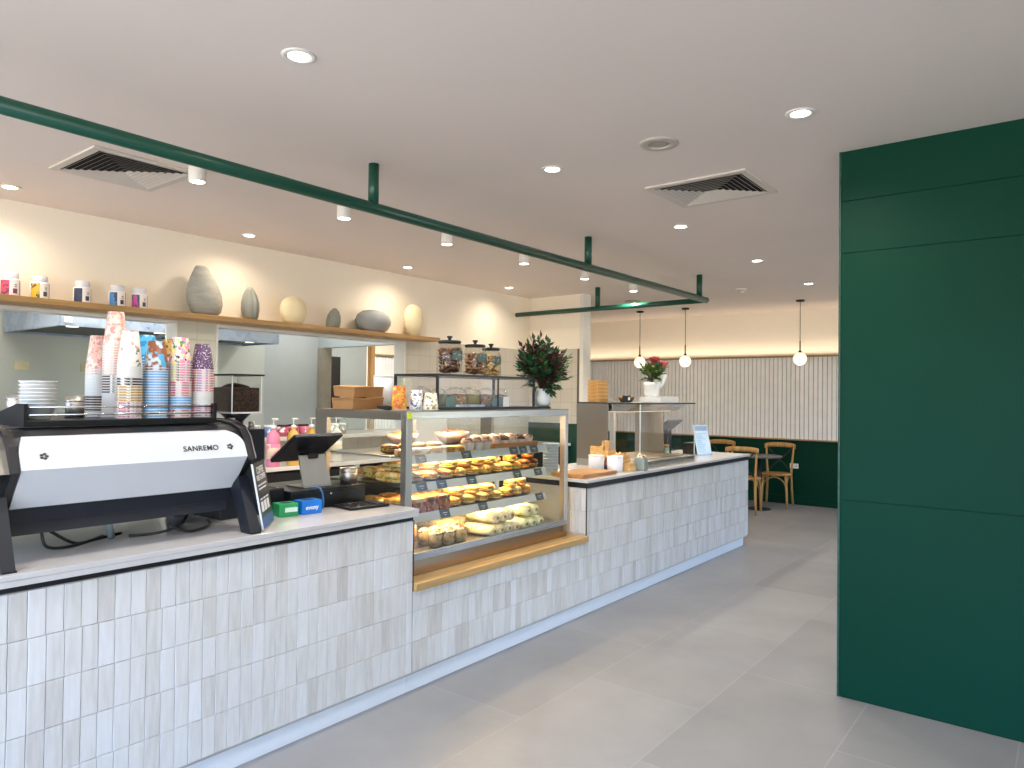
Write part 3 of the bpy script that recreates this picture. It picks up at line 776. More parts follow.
# white takeaway bowls and steel canisters on the rack
bm_ = MB().lathe([(0, 0), (.036, 0), (.038, .002), (.058, .044), (.061, .045), (.061, .048), (.0575, .048), (.036, .005), (0, .005)], n=28).mesh('takeaway_bowl')
bm_.materials.append(mat('bowl_white', 'dddbd8', .4, var=.005))
for i in range(8):
    o = bpy.data.objects.new('takeaway_bowl', bm_); C.objects.link(o); o.location = (-3.03, 1.005, RZ+i*.0135)
    tag(o, 'white takeaway bowl, %s in the bowl stack on the coffee machine' % ('lowest' if i == 0 else 'topmost' if i == 7 else ordn(i)+' from bottom'), 'bowl', 'white takeaway bowls')
def canister(loc, r, h, label):
    t = T('steel_canister', label, 'canister', loc)
    P('body', MB().lathe([(0, 0), (r, 0), (r, h), (r-.002, h), (r-.002, .004), (0, .004)], n=32), STEELZ, t)
    P('band', MB().lathe([(r, h*.72), (r+.0015, h*.73), (r+.0015, h*.78), (r, h*.79)], n=32), CHROME, t)
    return t
canister((-3.12, 1.165, RZ), .034, .088, 'steel canister between the white bowls and the cup stacks')
canister((-3.26, 1.01, RZ), .036, .095, 'steel canister behind the stack of white bowls')

# ================================================================ grinder
gt = T('coffee_grinder', 'black coffee grinder with a clear hopper of beans beside the coffee machine', 'coffee grinder', (-3.13, 1.86, CT))
P('body', MB().box(-3.42, -3.08, 1.765, 1.995, CT+.002, 1.375, bev=.008), BLACKM, gt, True)
P('neck', MB().cyl((-3.12, 1.86, 1.372), (-3.12, 1.86, 1.425), .035).cyl((-3.12, 1.86, 1.405), (-3.12, 1.86, 1.452), .03, .075), BLACK, gt, True)
P('collar', MB().cyl((-3.03, 1.79, 1.376), (-3.03, 1.79, 1.43), .014).cyl((-3.05, 1.9, 1.376), (-3.05, 1.9, 1.41), .014), STEEL, gt, True)
hp = MB(); x0, x1, y0, y1 = -3.215, -3.01, 1.775, 1.925
for a in ((x0, x1, y0, y0+.003), (x0, x1, y1-.003, y1), (x0, x0+.003, y0, y1), (x1-.003, x1, y0, y1)): hp.box(*a, 1.455, 1.622)
hopper = P('hopper', hp, PANE, gt, True)
P('beans', MB().box(x0+.006, x1-.006, y0+.006, y1-.006, 1.457, 1.570, bev=.004).blob(((x0+x1)/2, (y0+y1)/2, 1.560), (.088, .064, .03), rough=.06), speckle('coffee_beans', '2a1a12', [('4d3224', 120, .5), ('140c08', 90, .56)], rough=.45), gt, True)
fr = MB()
for x in (x0, x1):
    for y in (y0, y1): fr.box(x-.002, x+.002, y-.002, y+.002, 1.452, 1.625)
fr.box(x0-.004, x1+.004, y0-.004, y1+.004, 1.449, 1.456)
P('hopper_frame', fr, mat('hopper_silver', 'd9d9d6', .3, var=.01), gt, True)
P('hopper_lid', MB().box(x0-.008, x1+.008, y0-.008, y1+.012, 1.624, 1.632, bev=.002), BLACK, gt, True)

# ================================================================ sign board leaning by the machine
bl, br_ = Vector((-2.706, 1.753, CT+.007)), Vector((-2.884, 1.921, CT+.007))
rt = (br_-bl).normalized(); nn = Vector((.72, .69, 0)); upv = (Vector((0, 0, .27))-nn*.05).normalized()
sg = T('sign_board', 'black printed sign board leaning beside the coffee machine', 'sign', (-2.79, 1.836, CT))
Mb = frame(None, rt, upv, (bl+br_)/2)
def onboard(me): me.transform(Mb); return me
hw = (br_-bl).length/2; HB = .285
P('board', onboard(MB().box(-hw, hw, 0, HB, -.006, 0).mesh('board')), mat('sign_black', '24262b', .3), sg, True)
P('edge', onboard(MB().box(-hw-.002, -hw, 0, HB, -.007, .001).box(-hw, hw, -.002, 0, -.007, .001).mesh('edge')), mat('sign_edge', 'c9cbd0', .3), sg, True)
P('wedge_stand', onboard(MB().box(-.03, .03, .002, .15, -.010, -.006).mesh('wedge_stand')), BLACK, sg, True)
SW = mat('sign_print', 'dfe3ea', .5, var=0)
lt = MB()
for k, w_ in enumerate((.7, .62)): lt.box(-hw*w_, hw*w_, HB*.64-k*.016, HB*.64-k*.016+.006, 0, .0006)
for k in range(3):
    lt.box(-hw*.72+k*hw*.5, -hw*.72+k*hw*.5+hw*.38, HB*.25, HB*.40, 0, .0006)
    lt.box(-hw*.72+k*hw*.5, -hw*.72+k*hw*.5+hw*.38, HB*.43, HB*.45, 0, .0006)
P('printed_blocks', onboard(lt.mesh('printed_blocks')), SW, sg, True)
P('blue_band', onboard(MB().box(-hw*.98, hw*.98, .004, HB*.17, 0, .0005).mesh('blue_band')), mat('sign_blue', '32558f', .4), sg, True)
for s, z, k in (('COFFEE', HB*.87, .042), ('FREE COFFEE', HB*.76, .032)):
    me = text_mesh(s, k, .0003, .0004)
    me.transform(Matrix.Translation((0, z, .0006))); P('lettering', onboard(me), SW, sg, True)

# ================================================================ glove boxes, till
def carton(loc, rz, w, d, h, label, col, face, txt=None):
    t = T('glove_box', label, 'box', loc, rz)
    P('carton', MB().box(-d, 0, 0, w, 0, h, bev=.002), col, t)
    P('opening', MB().prism([(-d/2+.025*math.cos(a), w/2+w*.32*math.sin(a)) for a in [k*PI/10 for k in range(20)]], 'z', h, h+.0006), mat('opening_dark', '1c2b45', .6), t)
    if face: P('print_panel', MB().box(0, .0006, w*.3, w*.95, h*.35, h*.7), face, t)
    if txt:
        me = text_mesh(txt, h*.45, .0003, .0006); me.transform(frame(None, (0, 1, 0), (0, 0, 1), (.0006, w*.5, h*.48)))
        P('lettering', me, mat('print_white', 'f2f6fa', .5, var=0), t)
    return t
carton((-2.955, 1.995, CT+.0005), -.2, .095, .085, .062, 'green and white carton beside the blue carton, near the sign board', mat('carton_green', '1f9a5c', .5), mat('print_pale', 'd8f0e4', .5))
carton((-2.935, 2.108, CT+.0005), -.05, .112, .08, .066, 'bright blue carton with white print, in front of the till', mat('carton_blue', '1878d8', .45), None, 'evony')
till = T('cash_drawer', 'black cash drawer on the near counter', 'cash drawer', (-3.2, 2.33, CT))
P('case', MB().box(-3.42, -3.035, 2.115, 2.585, CT+.002, 1.058, bev=.003), BLACK, till, True)
dfp = P('drawer_front', MB().box(-3.036, -3.028, 2.13, 2.57, CT+.012, 1.045, bev=.002), mat('till_black', '101114', .3), till, True)
P('lock', MB().cyl((-3.0279, 2.35, 1.03), (-3.024, 2.35, 1.03), .006), CHROME, dfp, True)
s = T('receipt_printer', 'small black receipt printer at the left end of the cash drawer', 'printer', (-3.17, 2.03, CT))
P('case', MB().box(-3.26, -3.08, 1.995+.01, 2.108, CT+.001, 1.075, bev=.006), BLACK, s, True)
P('button', MB().cyl((-3.1, 2.08, 1.075), (-3.1, 2.08, 1.079), .006), mat('button_grey', 'b8bcc0', .3), s, True)
P('slot', MB().box(-3.20, -3.12, 2.02, 2.09, 1.0745, 1.0765), mat('slot_black', '060606', .6), s, True)
# monitor seen from behind, on a grey foot
mn = T('till_monitor', 'black touchscreen till seen from behind on a grey stand', 'monitor', (-3.22, 2.36, 1.058))
rtm = Vector((0, 1, 0)); upm = Vector((.834, 0, .551))
Mm = frame(None, rtm, upm, (-3.294, 2.318, 1.180))
def onm(me): me.transform(Mm); return me
P('screen_case', onm(MB().box(-.150, .150, 0, .255, -.022, 0, bev=.004).mesh('screen_case')), mat('till_case', '1a1c26', .4), mn, True)
P('screen', onm(MB().box(-.142, .142, .008, .247, -.0228, -.0221).mesh('screen')), mat('screen_black', '08090b', .1), mn, True)
me = MB().box(-.02, .025, .150, .157, 0, .0008).box(-.035, .01, .130, .137, 0, .0008).mesh('mark'); P('emblem', onm(me), mat('emblem_grey', '3c4254', .3), mn, True)
ft = MB()
M2 = frame(None, (0, 1, 0), Vector((-.30, 0, .95)), (-3.085, 2.31, 1.066))
ft.box(-.088, .088, 0, .168, -.012, 0, bev=.004); 
for v in ft.bm.verts:
    k = v.co.y/.168; v.co.x *= 1-.06*k
me = ft.mesh('stand'); me.transform(M2); P('stand', me, mat('stand_grey', '8b8a86', .45), mn, True)
P('stand_foot', MB().box(-3.24, -3.083, 2.225, 2.395, 1.0585, 1.066, bev=.003), mat('stand_grey', '8b8a86', .45), mn, True)
P('neck', MB().box(-3.205, -3.125, 2.28, 2.34, 1.205, 1.232), BLACK, mn, True)
canister((-3.11, 2.53, 1.0585), .048, .085, 'shiny steel canister on the right end of the cash drawer')
cb = MB(); cb.tube([(-3.06, 2.24, 1.0632), (-3.02, 2.26, 1.0665), (-2.998, 2.272, 1.045), (-2.995, 2.278, .99), (-2.998, 2.272, .9615), (-3.012, 2.255, .9605)], .0045, smooth=4)
S('cable', cb, mat('cable_blue', '2f6fb0', .4), 'blue and white network cable hanging over the cash drawer', 'cable', (-3.0, 2.3, CT))
pd = T('card_terminal', 'flat black card terminal tray on the counter in front of the cash drawer', 'card terminal', (-2.93, 2.47, CT), -.12)
P('base', MB().box(-.085, .085, -.12, .12, .001, .014, bev=.004), BLACK, pd)
kp = MB()
for i in range(4):
    for j in range(3): kp.box(-.06+i*.03, -.04+i*.03, -.09+j*.03, -.07+j*.03, .014, .018, bev=.001)
P('keypad', kp, mat('keys_dark', '2a2c31', .4), pd)
P('card_slot', MB().box(-.07, .07, .05, .1, .014, .02, bev=.002), mat('slot_grey', '3a3d44', .3), pd)
# ================================================================ glass food display
dc = T('food_display', 'tall glass and steel food display case on the oak ledge', 'display case', (-3.16, 3.41, .57))
X0, X1, Y0, Y1, Z0, Z1 = -3.56, -2.775, 2.640, 4.185, .571, 1.456
P('plinth', MB().box(X0+.02, X1-.004, Y0+.004, Y1-.004, Z0, .652), steel('plinth_steel_oak_tint', 'a98f70', .16), dc, True)  # steel tinted brown: the oak ledge's reflection put into its colour
P('deck', MB().box(X0+.01, X1-.006, Y0+.003, Y1-.003, .652, .668), STEEL, dc, True)
P('bottom_rail', MB().box(X1-.012, X1, Y0, Y1, .652, .690, bev=.002), STEEL, dc, True)
for y0, y1 in ((Y0, Y0+.045), (Y1-.038, Y1)):
    P('corner_post', MB().box(X1-.045, X1, y0, y1, .690, 1.412, bev=.002), STEELZ, dc, True)
for y0, y1 in ((Y0, Y0+.03), (Y1-.03, Y1)):
    P('rear_post', MB().box(X0, X0+.11, y0, y1, .668, 1.412, bev=.002), STEEL_D, dc, True)
P('head_beam', MB().box(X1-.045, X1+.001, Y0, Y1, 1.412, Z1-.004, bev=.002), STEEL, dc, True)
P('side_beam', MB().box(X0, X1-.046, Y0, Y0+.03, 1.408, Z1-.004, bev=.002), STEEL_D, dc, True)
P('side_beam', MB().box(X0, X1-.046, Y1-.03, Y1, 1.408, Z1-.004, bev=.002), STEEL_D, dc, True)
P('rear_beam', MB().box(X0, X0+.05, Y0+.031, Y1-.031, 1.408, Z1-.004), STEEL_D, dc, True)
P('top_panel', MB().box(X0, X1, Y0, Y1, Z1-.004, Z1), STEEL_D, dc, True)
P('front_glass', MB().box(X1-.008, X1-.003, Y0+.046, Y1-.039, .690, 1.412), PANE_D, dc, True)
P('side_glass', MB().box(X0+.111, X1-.046, Y0+.004, Y0+.009, .668, 1.408), PANE_D, dc, True)
P('side_glass', MB().box(X0+.111, X1-.046, Y1-.009, Y1-.004, .668, 1.408), PANE_D, dc, True)
P('rear_door', MB().box(X0+.012, X0+.018, Y0+.05, 3.44, .67, 1.408), PANE_D, dc, True)
rd = P('rear_door', MB().box(X0+.026, X0+.032, 3.40, Y1-.05, .67, 1.408), PANE_D, dc, True)
P('door_frame', MB().box(X0+.033, X0+.045, 3.40, 3.43, .67, 1.408), STEEL_D, rd, True)
P('sticker', MB().box(X1+.001, X1+.002, Y0+.002, Y0+.036, 1.416, 1.448), mat('sticker_lime', 'd6e31c', .5), dc, True)
SHELF_Z = (1.205, 1.048, .878)
TICKET = mat('ticket_white', 'c2beb5', .4, var=.01)
LED = emit('led_strip', 'ffd9a0', 4)
for z in SHELF_Z:
    sh = P('shelf', MB().box(-3.50, -2.862, Y0+.05, 4.03, z-.010, z), STEEL, dc, True)
    P('ticket_rail', MB().prism([(-2.861, z+.006), (-2.842, z-.040), (-2.846, z-.042), (-2.866, z+.004)], 'y', Y0+.05, 4.03), TICKET, sh, True)
    P('light_strip', MB().box(-2.900, -2.880, Y0+.08, 3.99, z-.017, z-.0105), LED, sh, True)
    P('bracket', MB().box(-3.48, -2.90, 4.031, 4.036, z-.04, z), STEEL, sh, True)
P('light_strip', MB().box(-3.22, -3.20, Y0+.1, Y1-.1, 1.444, 1.4515), emit('fill_strip_glow', 'ffd9a0', 1.2), dc, True)  # invented strip, added as a source for the fill lamp
area('display_lamp', (-3.21, 3.41, 1.44), .03, 1.2, 26, (1.0, .76, .48))  # added fill to lift the dim top shelf
for z, p in ((1.186, 9), (1.029, 10), (.859, 10)):
    area('display_lamp', (-2.93 if z < 1.3 else -2.86, 3.38, z), .03, 1.2, p, (1.0, .66, .30), (0, math.radians(25), 0))
# small slate price tickets clipped on the rails
SLATE = mat('slate_ticket', '4d5254', .5)
TW_ = mat('ticket_chalk', 'c9cccb', .6, var=0)
tk = T('price_ticket', 'x', 'price ticket', (0, 0, 0), group='slate price tickets on the display rails')
P('card', MB().box(0, .003, -.040, .040, -.022, .026, M=Matrix.Rotation(math.radians(-22), 4, 'Y')), SLATE, tk)
P('writing', MB().box(.003, .0036, -.018, .018, .004, .008, M=Matrix.Rotation(math.radians(-22), 4, 'Y')).box(.003, .0036, -.008, .008, -.008, -.005, M=Matrix.Rotation(math.radians(-22), 4, 'Y')), TW_, tk)
rails = [('top', SHELF_Z[0], [2.82, 3.20, 3.66, 3.76, 3.88]), ('middle', SHELF_Z[1], [2.83, 2.99, 3.25, 3.70, 3.93]), ('lower', SHELF_Z[2], [3.02, 3.36, 3.95])]
first = True
for nm, z, ys in rails:
    for i, y in enumerate(ys):
        lb = '%s slate price ticket from the left on the %s rail of the food display' % (ordn(i), nm)
        if first: tk.location = (-2.848, y, z-.018); tk['label'] = lb; first = False
        else: dup(tk, (-2.848, y, z-.018), label=lb)
for i, (y, zz) in enumerate(((3.58, .690), (3.92, .690))):
    dup(tk, (-2.83, y, zz), label='%s slate price ticket standing on the bottom deck by the white wraps' % ordn(i))

# ---------------------------------------------------------------- food
BREAD = speckle('bread_crust', 'c88f44', [('a5652a', 18, .52), ('dcb878', 30, .58)], rough=.6, seed=1)
PALEB = speckle('bread_pale', 'dcb672', [('bf8840', 22, .53), ('e8cf9c', 30, .60)], rough=.65, seed=2)
WRAP = speckle('wrap_tortilla', 'f0dfb6', [('d8bf8c', 26, .56), ('c79a58', 44, .64)], rough=.6, seed=3)
WRAPG = speckle('wrap_green', 'e4deac', [('bcc070', 20, .56), ('efe4bc', 30, .54)], rough=.6, seed=4)
FILL = speckle('salad_filling', '8f9a3e', [('c9562f', 40, .54), ('e8c65a', 46, .54), ('4f6a22', 40, .58)], rough=.6, seed=5)
BROWNB = speckle('brown_bun', '8a4a1e', [('5e2d10', 16, .52), ('b5702f', 30, .6)], rough=.4, seed=6)
CAKE = speckle('brown_slice', 'a2622c', [('7a3c17', 20, .5), ('c98a44', 40, .58)], rough=.6, seed=7)
PINKP = speckle('muffin_crumb', 'c99a80', [('7a4a3c', 26, .5), ('e7cdbb', 34, .56)], rough=.7, seed=8)
DARKM = speckle('dark_muffin', '5b382c', [('2f1b14', 26, .5), ('b08a74', 36, .6)], rough=.7, seed=9)
GRAN = speckle('granola', 'd9c29a', [('8a5a2c', 50, .52), ('f3ead8', 40, .56), ('5a3a20', 70, .62)], rough=.7, seed=10)
CREAMY = mat('yoghurt', 'f0e6cf', .4)
CUPP = mat('muffin_paper', 'd8c4b0', .7)
def roll_mesh(L, Wd, H, seed=0):
    """a filled roll: bottom bread, filling, domed top"""
    return (MB().blob((0, 0, H*.28), (L/2*.95, Wd/2*.92, H*.30), rough=.03, seed=seed, sub=3, flat=-H*.26),
            MB().blob((0, 0, H*.47), (L/2*.97, Wd/2*.96, H*.12), rough=.12, seed=seed+1, sub=3),
            MB().blob((0, 0, H*.68), (L/2*.95, Wd/2*.91, H*.33), rough=.03, seed=seed+2, sub=3, flat=-H*.16))
def make_roll(label, loc, L, Wd, H, bm1, group, rz=0, seed=0, name='filled_roll'):
    t = T(name, label, 'sandwich', loc, rz, group)
    a, b, c = roll_mesh(L, Wd, H, seed)
    P('bottom_bread', a, bm1, t); P('filling', b, FILL, t); P('top_bread', c, bm1, t); return t
def make_wrap(label, loc, L, r, m, group, rz=0, tip=0):
    t = T('wrap', label, 'wrap', loc, rz, group)
    b = MB().lathe([(0, 0), (r*.8, .002), (r, .01), (r*1.02, L*.5), (r, L-.01), (r*.78, L-.001), (0, L)], n=20, M=Matrix.Rotation(PI/2, 4, 'Y'), c=(-L/2, 0, r))
    for v in b.bm.verts: v.co.z = max(v.co.z*.92, .001)
    P('tortilla', b, m, t)
    P('filling', MB().blob((L/2-.002, 0, r*.95), (.004, r*.42, r*.35), rough=.1, sub=2), FILL, t)
    return t
def make_muffin(label, loc, m, group, s=1.0):
    t = T('muffin', label, 'muffin', loc, 0, group)
    n = 24; pr_ = MB(); rings = []
    for r, z in ((.026*s, 0), (.036*s, .042*s)):
        rings.append([pr_.bm.verts.new((r*(1+.05*(i % 2))*math.cos(2*PI*i/n), r*(1+.05*(i % 2))*math.sin(2*PI*i/n), z)) for i in range(n)])
    for i in range(n): pr_.bm.faces.new((rings[0][i], rings[0][(i+1) % n], rings[1][(i+1) % n], rings[1][i]))
    pr_.bm.faces.new(rings[0][::-1]); pr_.bm.faces.new(rings[1])
    P('paper_case', pr_, CUPP, t)
    P('crumb_top', MB().blob((0, 0, .044*s), (.040*s, .040*s, .026*s), rough=.07, seed=int(s*100), sub=3, flat=-.004), m, t); return t
def block(label, loc, sx, sy, sz, top, side, group, rz=0, name='cake_slice', cat='cake'):
    t = T(name, label, cat, loc, rz, group)
    P('base', MB().box(-sx/2, sx/2, -sy/2, sy/2, 0, sz*.72, bev=.004), side, t)
    P('topping', MB().box(-sx/2, sx/2, -sy/2, sy/2, sz*.721, sz, bev=.005), top, t); return t
Zt, Zm, Zl, Zd = SHELF_Z[0]+.001, SHELF_Z[1]+.001, SHELF_Z[2]+.001, .669
# top shelf
G = 'pastries on the top shelf of the display'
ICE = mat('pink_icing', 'f0d3c0', .4); CUST = mat('custard', 'efb64e', .45)
for i, (y, top, side) in enumerate(((2.76, ICE, BREAD), (2.87, ICE, PALEB), (2.97, CUST, BREAD), (3.07, BREAD, BREAD), (3.17, CUST, BREAD))):
    block('%s square pastry slice from the left, front row of the top shelf' % ordn(i), (-2.915, y, Zt), .085, .082, .036, top, side, G, random.uniform(-.1, .1), 'pastry_slice', 'pastry')
for i, y in enumerate((2.79, 2.91, 3.03, 3.15)):
    make_roll('%s brown pastry from the left, behind the square slices on the top shelf' % ordn(i), (-3.07, y, Zt), .13, .082, .055, CAKE, G, random.uniform(-.2, .2), i, 'pastry_roll')
for i, (x, y) in enumerate(((-2.925, 3.30), (-2.925, 3.385), (-2.93, 3.47))):
    make_muffin('%s pale muffin from the left at the front of the top shelf' % ordn(i), (x, y, Zt), PINKP, G, 1.12)
tr = S('muffin_tray', MB().box(-3.17, -2.895, 3.525, 3.99, Zt, Zt+.008).box(-3.17, -3.16, 3.525, 3.99, Zt+.008, Zt+.03).box(-2.905, -2.895, 3.525, 3.99, Zt+.008, Zt+.03).box(-3.16, -2.905, 3.525, 3.535, Zt+.008, Zt+.03).box(-3.16, -2.905, 3.98, 3.99, Zt+.008, Zt+.03), wood('tray_wood', 'a8652c', 'c98443', 'y'), 'shallow wooden tray of small muffins at the right of the top shelf', 'tray', (-3.03, 3.75, Zt))
for i in range(5):
    for j in range(3):
        make_muffin('%s muffin from the left in the %s row of the wooden tray' % (ordn(i), ('front', 'middle', 'back')[j]), (-2.945-j*.084, 3.585+i*.088, Zt+.009), (PINKP, DARKM)[(i+j) % 2], 'muffins in the wooden tray', .98)
t = T('pastry_bowl', 'wide bowl behind the muffins on the top shelf', 'bowl', (-3.36, 3.62, Zt))
P('bowl', MB().lathe([(0, 0), (.05, 0), (.105, .05), (.12, .085), (.113, .085), (.1, .052), (.048, .008), (0, .008)], n=32), mat('bowl_rose', 'c9a394', .4), t)
P('filling', MB().blob((0, 0, .075), (.095, .095, .03), rough=.1, sub=3), DARKM, t)
t = T('pastry_bowl', 'pale bowl at the back left of the top shelf', 'bowl', (-3.33, 3.13, Zt))
P('bowl', MB().lathe([(0, 0), (.045, 0), (.09, .06), (.10, .09), (.094, .09), (.084, .062), (.043, .008), (0, .008)], n=32), mat('bowl_rose', 'c9a394', .4), t)
P('filling', MB().blob((0, 0, .08), (.08, .08, .025), rough=.1, sub=3), CAKE, t)
# middle shelf
G = 'filled rolls on the middle shelf of the display'
k = 0
for i, y in enumerate((2.735, 2.80, 2.865)):
    make_roll('%s seeded baguette from the left on the middle shelf' % ordn(i), (-3.0, y, Zm), .25, .058, .062, PALEB, G, random.uniform(-.06, .06), i, 'baguette_roll')
for i, y in enumerate((2.77, 2.835)):
    make_roll('%s seeded baguette lying on top of the left baguettes, middle shelf' % ordn(i), (-2.99, y, Zm+.060), .23, .056, .056, PALEB, G, random.uniform(-.06, .06), i+9, 'baguette_roll')
for i, (y, m) in enumerate(((2.98, PALEB), (3.10, BREAD), (3.22, PALEB), (3.34, BREAD), (3.46, PALEB), (3.58, PALEB))):
    make_roll('%s round-ended filled roll from the left in the bottom layer of the middle shelf' % ordn(i), (-2.955, y, Zm), .16, .112, .058, m, G, random.uniform(-.1, .1)+PI/2*0, 20+i)
for i, (y, m) in enumerate(((3.02, PALEB), (3.17, PALEB), (3.30, PALEB), (3.42, BREAD), (3.53, PALEB))):
    make_roll('%s round-ended filled roll from the left in the upper layer of the middle shelf' % ordn(i), (-2.975, y, Zm+.056), .155, .11, .052, m, G, random.uniform(-.1, .1), 40+i)
for i, (y, z) in enumerate(((3.70, 0), (3.79, 0), (3.745, .055))):
    make_roll('%s golden croissant-like roll right of the flat rolls, middle shelf' % ordn(i), (-2.95, y, Zm+z), .13, .085, .06, BREAD, G, random.uniform(-.3, .3), 60+i)
for i, (y, z) in enumerate(((3.885, 0), (3.975, 0), (3.93, .068))):
    make_roll('%s dark brown bun at the right end of the middle shelf' % ordn(i), (-2.94, y, Zm+z), .10, .09, .068, BROWNB, G, 0, 70+i, 'brown_bun')
# back rows fill the depth of the middle and lower shelves
for i in range(9):
    make_roll('%s filled roll from the left in the back row of the middle shelf' % ordn(i), (-3.24, 2.80+i*.135, Zm), .22, .115, .075, (PALEB, BREAD)[i % 2], G, random.uniform(-.08, .08), 80+i)
# lower shelf
G = 'hot food on the lower shelf of the display'
for i, y in enumerate((2.745, 2.845, 2.945, 3.045)):
    block('%s thick brown bake slice from the left on the lower shelf' % ordn(i), (-2.945, y, Zl), .15, .09, .085, (BREAD, PALEB, CAKE, CAKE)[i], CAKE, G, random.uniform(-.04, .04), 'bake_slice', 'savoury slice')
for i, (y, m) in enumerate(((3.17, BREAD), (3.30, PALEB), (3.43, PALEB), (3.56, PALEB))):
    make_roll('%s toasted roll from the left in the bottom layer of the lower shelf' % ordn(i), (-2.955, y, Zl), .17, .118, .058, m, G, random.uniform(-.08, .08), 100+i)
for i, (y, m) in enumerate(((3.22, PALEB), (3.36, PALEB), (3.50, PALEB))):
    make_roll('%s toasted roll from the left in the upper layer of the lower shelf' % ordn(i), (-2.965, y, Zl+.056), .165, .118, .05, m, G, random.uniform(-.08, .08), 110+i)
for i, (y, z) in enumerate(((3.70, 0), (3.80, 0), (3.90, 0), (3.75, .056), (3.85, .056))):
    make_roll('%s burger-style bun at the right of the lower shelf' % ordn(i), (-2.945, y, Zl+z), .10, .092, .064, (BREAD, PALEB)[i % 2], G, .2, 120+i)
for i in range(8):
    make_roll('%s roll from the left in the back row of the lower shelf' % ordn(i), (-3.24, 2.82+i*.14, Zl), .22, .12, .07, (PALEB, BREAD)[i % 2], G, random.uniform(-.08, .08), 140+i)
# bottom deck: dessert cups and wraps
G = 'dessert cups on the bottom deck'
pos = [(-2.87, 2.97), (-2.87, 3.075), (-2.875, 3.18), (-2.978, 2.99), (-2.978, 3.095), (-2.98, 3.20)]
for i, (x, y) in enumerate(pos):
    t = T('dessert_cup', '%s granola dessert cup from the left, %s row of the bottom deck' % (ordn(i % 3), 'front' if i < 3 else 'back'), 'dessert cup', (x, y, Zd), 0, G)
    P('cup', MB().lathe([(0, 0), (.038, 0), (.047, .084), (.049, .086), (.0455, .086), (.0365, .002), (0, .002)], n=24), glass('cup_plastic', 'f6f4ef', .8), t)
    P('cream_layer', MB().lathe([(0, .003), (.036, .003), (.0440, .077), (0, .077)], n=24), speckle('layered_cream', 'e8cc98', [('d0a060', 30, .56), ('f4e6c8', 26, .54)], seed=4), t)
    P('granola', MB().blob((0, 0, .081), (.041, .041, .016), rough=.16, seed=i, sub=3), GRAN, t)
G = 'wraps on the bottom deck'
ws = [(-2.93, 3.43, 0), (-2.93, 3.505, 0), (-2.93, 3.58, 0), (-2.93, 3.655, 0), (-2.94, 3.47, .077), (-2.94, 3.545, .077), (-2.94, 3.62, .077)]
for i, (x, y, z) in enumerate(ws):
    make_wrap('%s white wrap from the left in the %s layer of the wrap pile' % (ordn(i if i < 4 else i-4), 'bottom' if z == 0 else 'upper'), (x, y, Zd+z), .24, .036, WRAP, G, random.uniform(-.015, .015))
ws = [(-2.93, 3.76, 0), (-2.93, 3.84, 0), (-2.93, 3.92, 0), (-2.94, 3.80, .081), (-2.94, 3.88, .081)]
for i, (x, y, z) in enumerate(ws):
    make_wrap('%s greenish salad wrap from the left in the %s layer of the right pile' % (ordn(i if i < 3 else i-3), 'bottom' if z == 0 else 'upper'), (x, y, Zd+z), .24, .038, WRAPG, G, random.uniform(-.015, .015))
for i in range(6):
    make_wrap('%s wrap from the left lying at the back of the bottom deck' % ordn(i), (-3.25, 3.34+i*.09, Zd), .24, .04, (WRAP, WRAPG)[i % 2], G, random.uniform(-.015, .015))
for i in range(3):
    block('%s sauce tub from the left at the back of the bottom deck' % ordn(i), (-3.25, 2.85+i*.12, Zd), .10, .10, .07, CREAMY, PALEB, 'tubs on the bottom deck', 0, 'sauce_tub', 'tub')

# ================================================================ things standing on the display
ZT = Z1+.0008
# kraft boxes
def kbox(label, loc, rz, sx, sy, sz, tilt=0):
    t = T('kraft_box', label, 'box', loc, rz, 'kraft boxes on the display case')
    P('tray', MB().prism([(-sx/2*.92, 0), (sx/2*.92, 0), (sx/2, sz*.8), (-sx/2, sz*.8)], 'y', -sy/2, sy/2), KRAFT, t)
    P('lid', MB().box(-sx/2-.002, sx/2+.002, -sy/2-.002, sy/2+.002, sz*.805, sz, bev=.002), mat('kraft_lid', '9a6f40', .8), t)
    if tilt: t.rotation_euler = (tilt[0], tilt[1], rz)
    return t
kbox('kraft cardboard box at the bottom left of the pile', (-3.30, 2.70, ZT), 0, .19, .135, .065)
kbox('kraft cardboard box at the bottom right, beside the white container', (-3.36, 2.845, ZT), 0, .19, .135, .07)
kbox('kraft cardboard box second in the right hand pile', (-3.36, 2.845, ZT+.0712), .0, .188, .132, .062)
kbox('kraft cardboard box on top of the left hand pile', (-3.285, 2.690, ZT+.074), .10, .17, .13, .06, (.05, .05))
wc = T('white_container', 'tall white plastic container behind the patterned cups', 'container', (-3.43, 3.105, ZT))
P('body', MB().lathe([(0, 0), (.088, 0), (.092, .004), (.098, .2), (.094, .2), (.088, .005), (0, .005)], n=40), mat('frosted_white', 'f3efe9', .35), wc)
P('rim', MB().lathe([(.098, .196), (.102, .198), (.102, .205), (.094, .205), (.094, .196)], n=40, close=True), WHITE, wc)
ch = MB(); ch.tube([(-3.06+.035*math.cos(a)*(1+.1*k/10), 2.735+.03*math.sin(a), ZT+.012+.008*math.sin(a*.7)) for k, a in enumerate([j*.45 for j in range(30)])], .0065)
ch.box(-3.09, -3.05, 2.772, 2.786, ZT, ZT+.022, bev=.004)
S('charger_cable', ch, BLACK, 'coiled black charger cable between the kraft boxes and the orange cup', 'cable', (-3.06, 2.74, ZT))
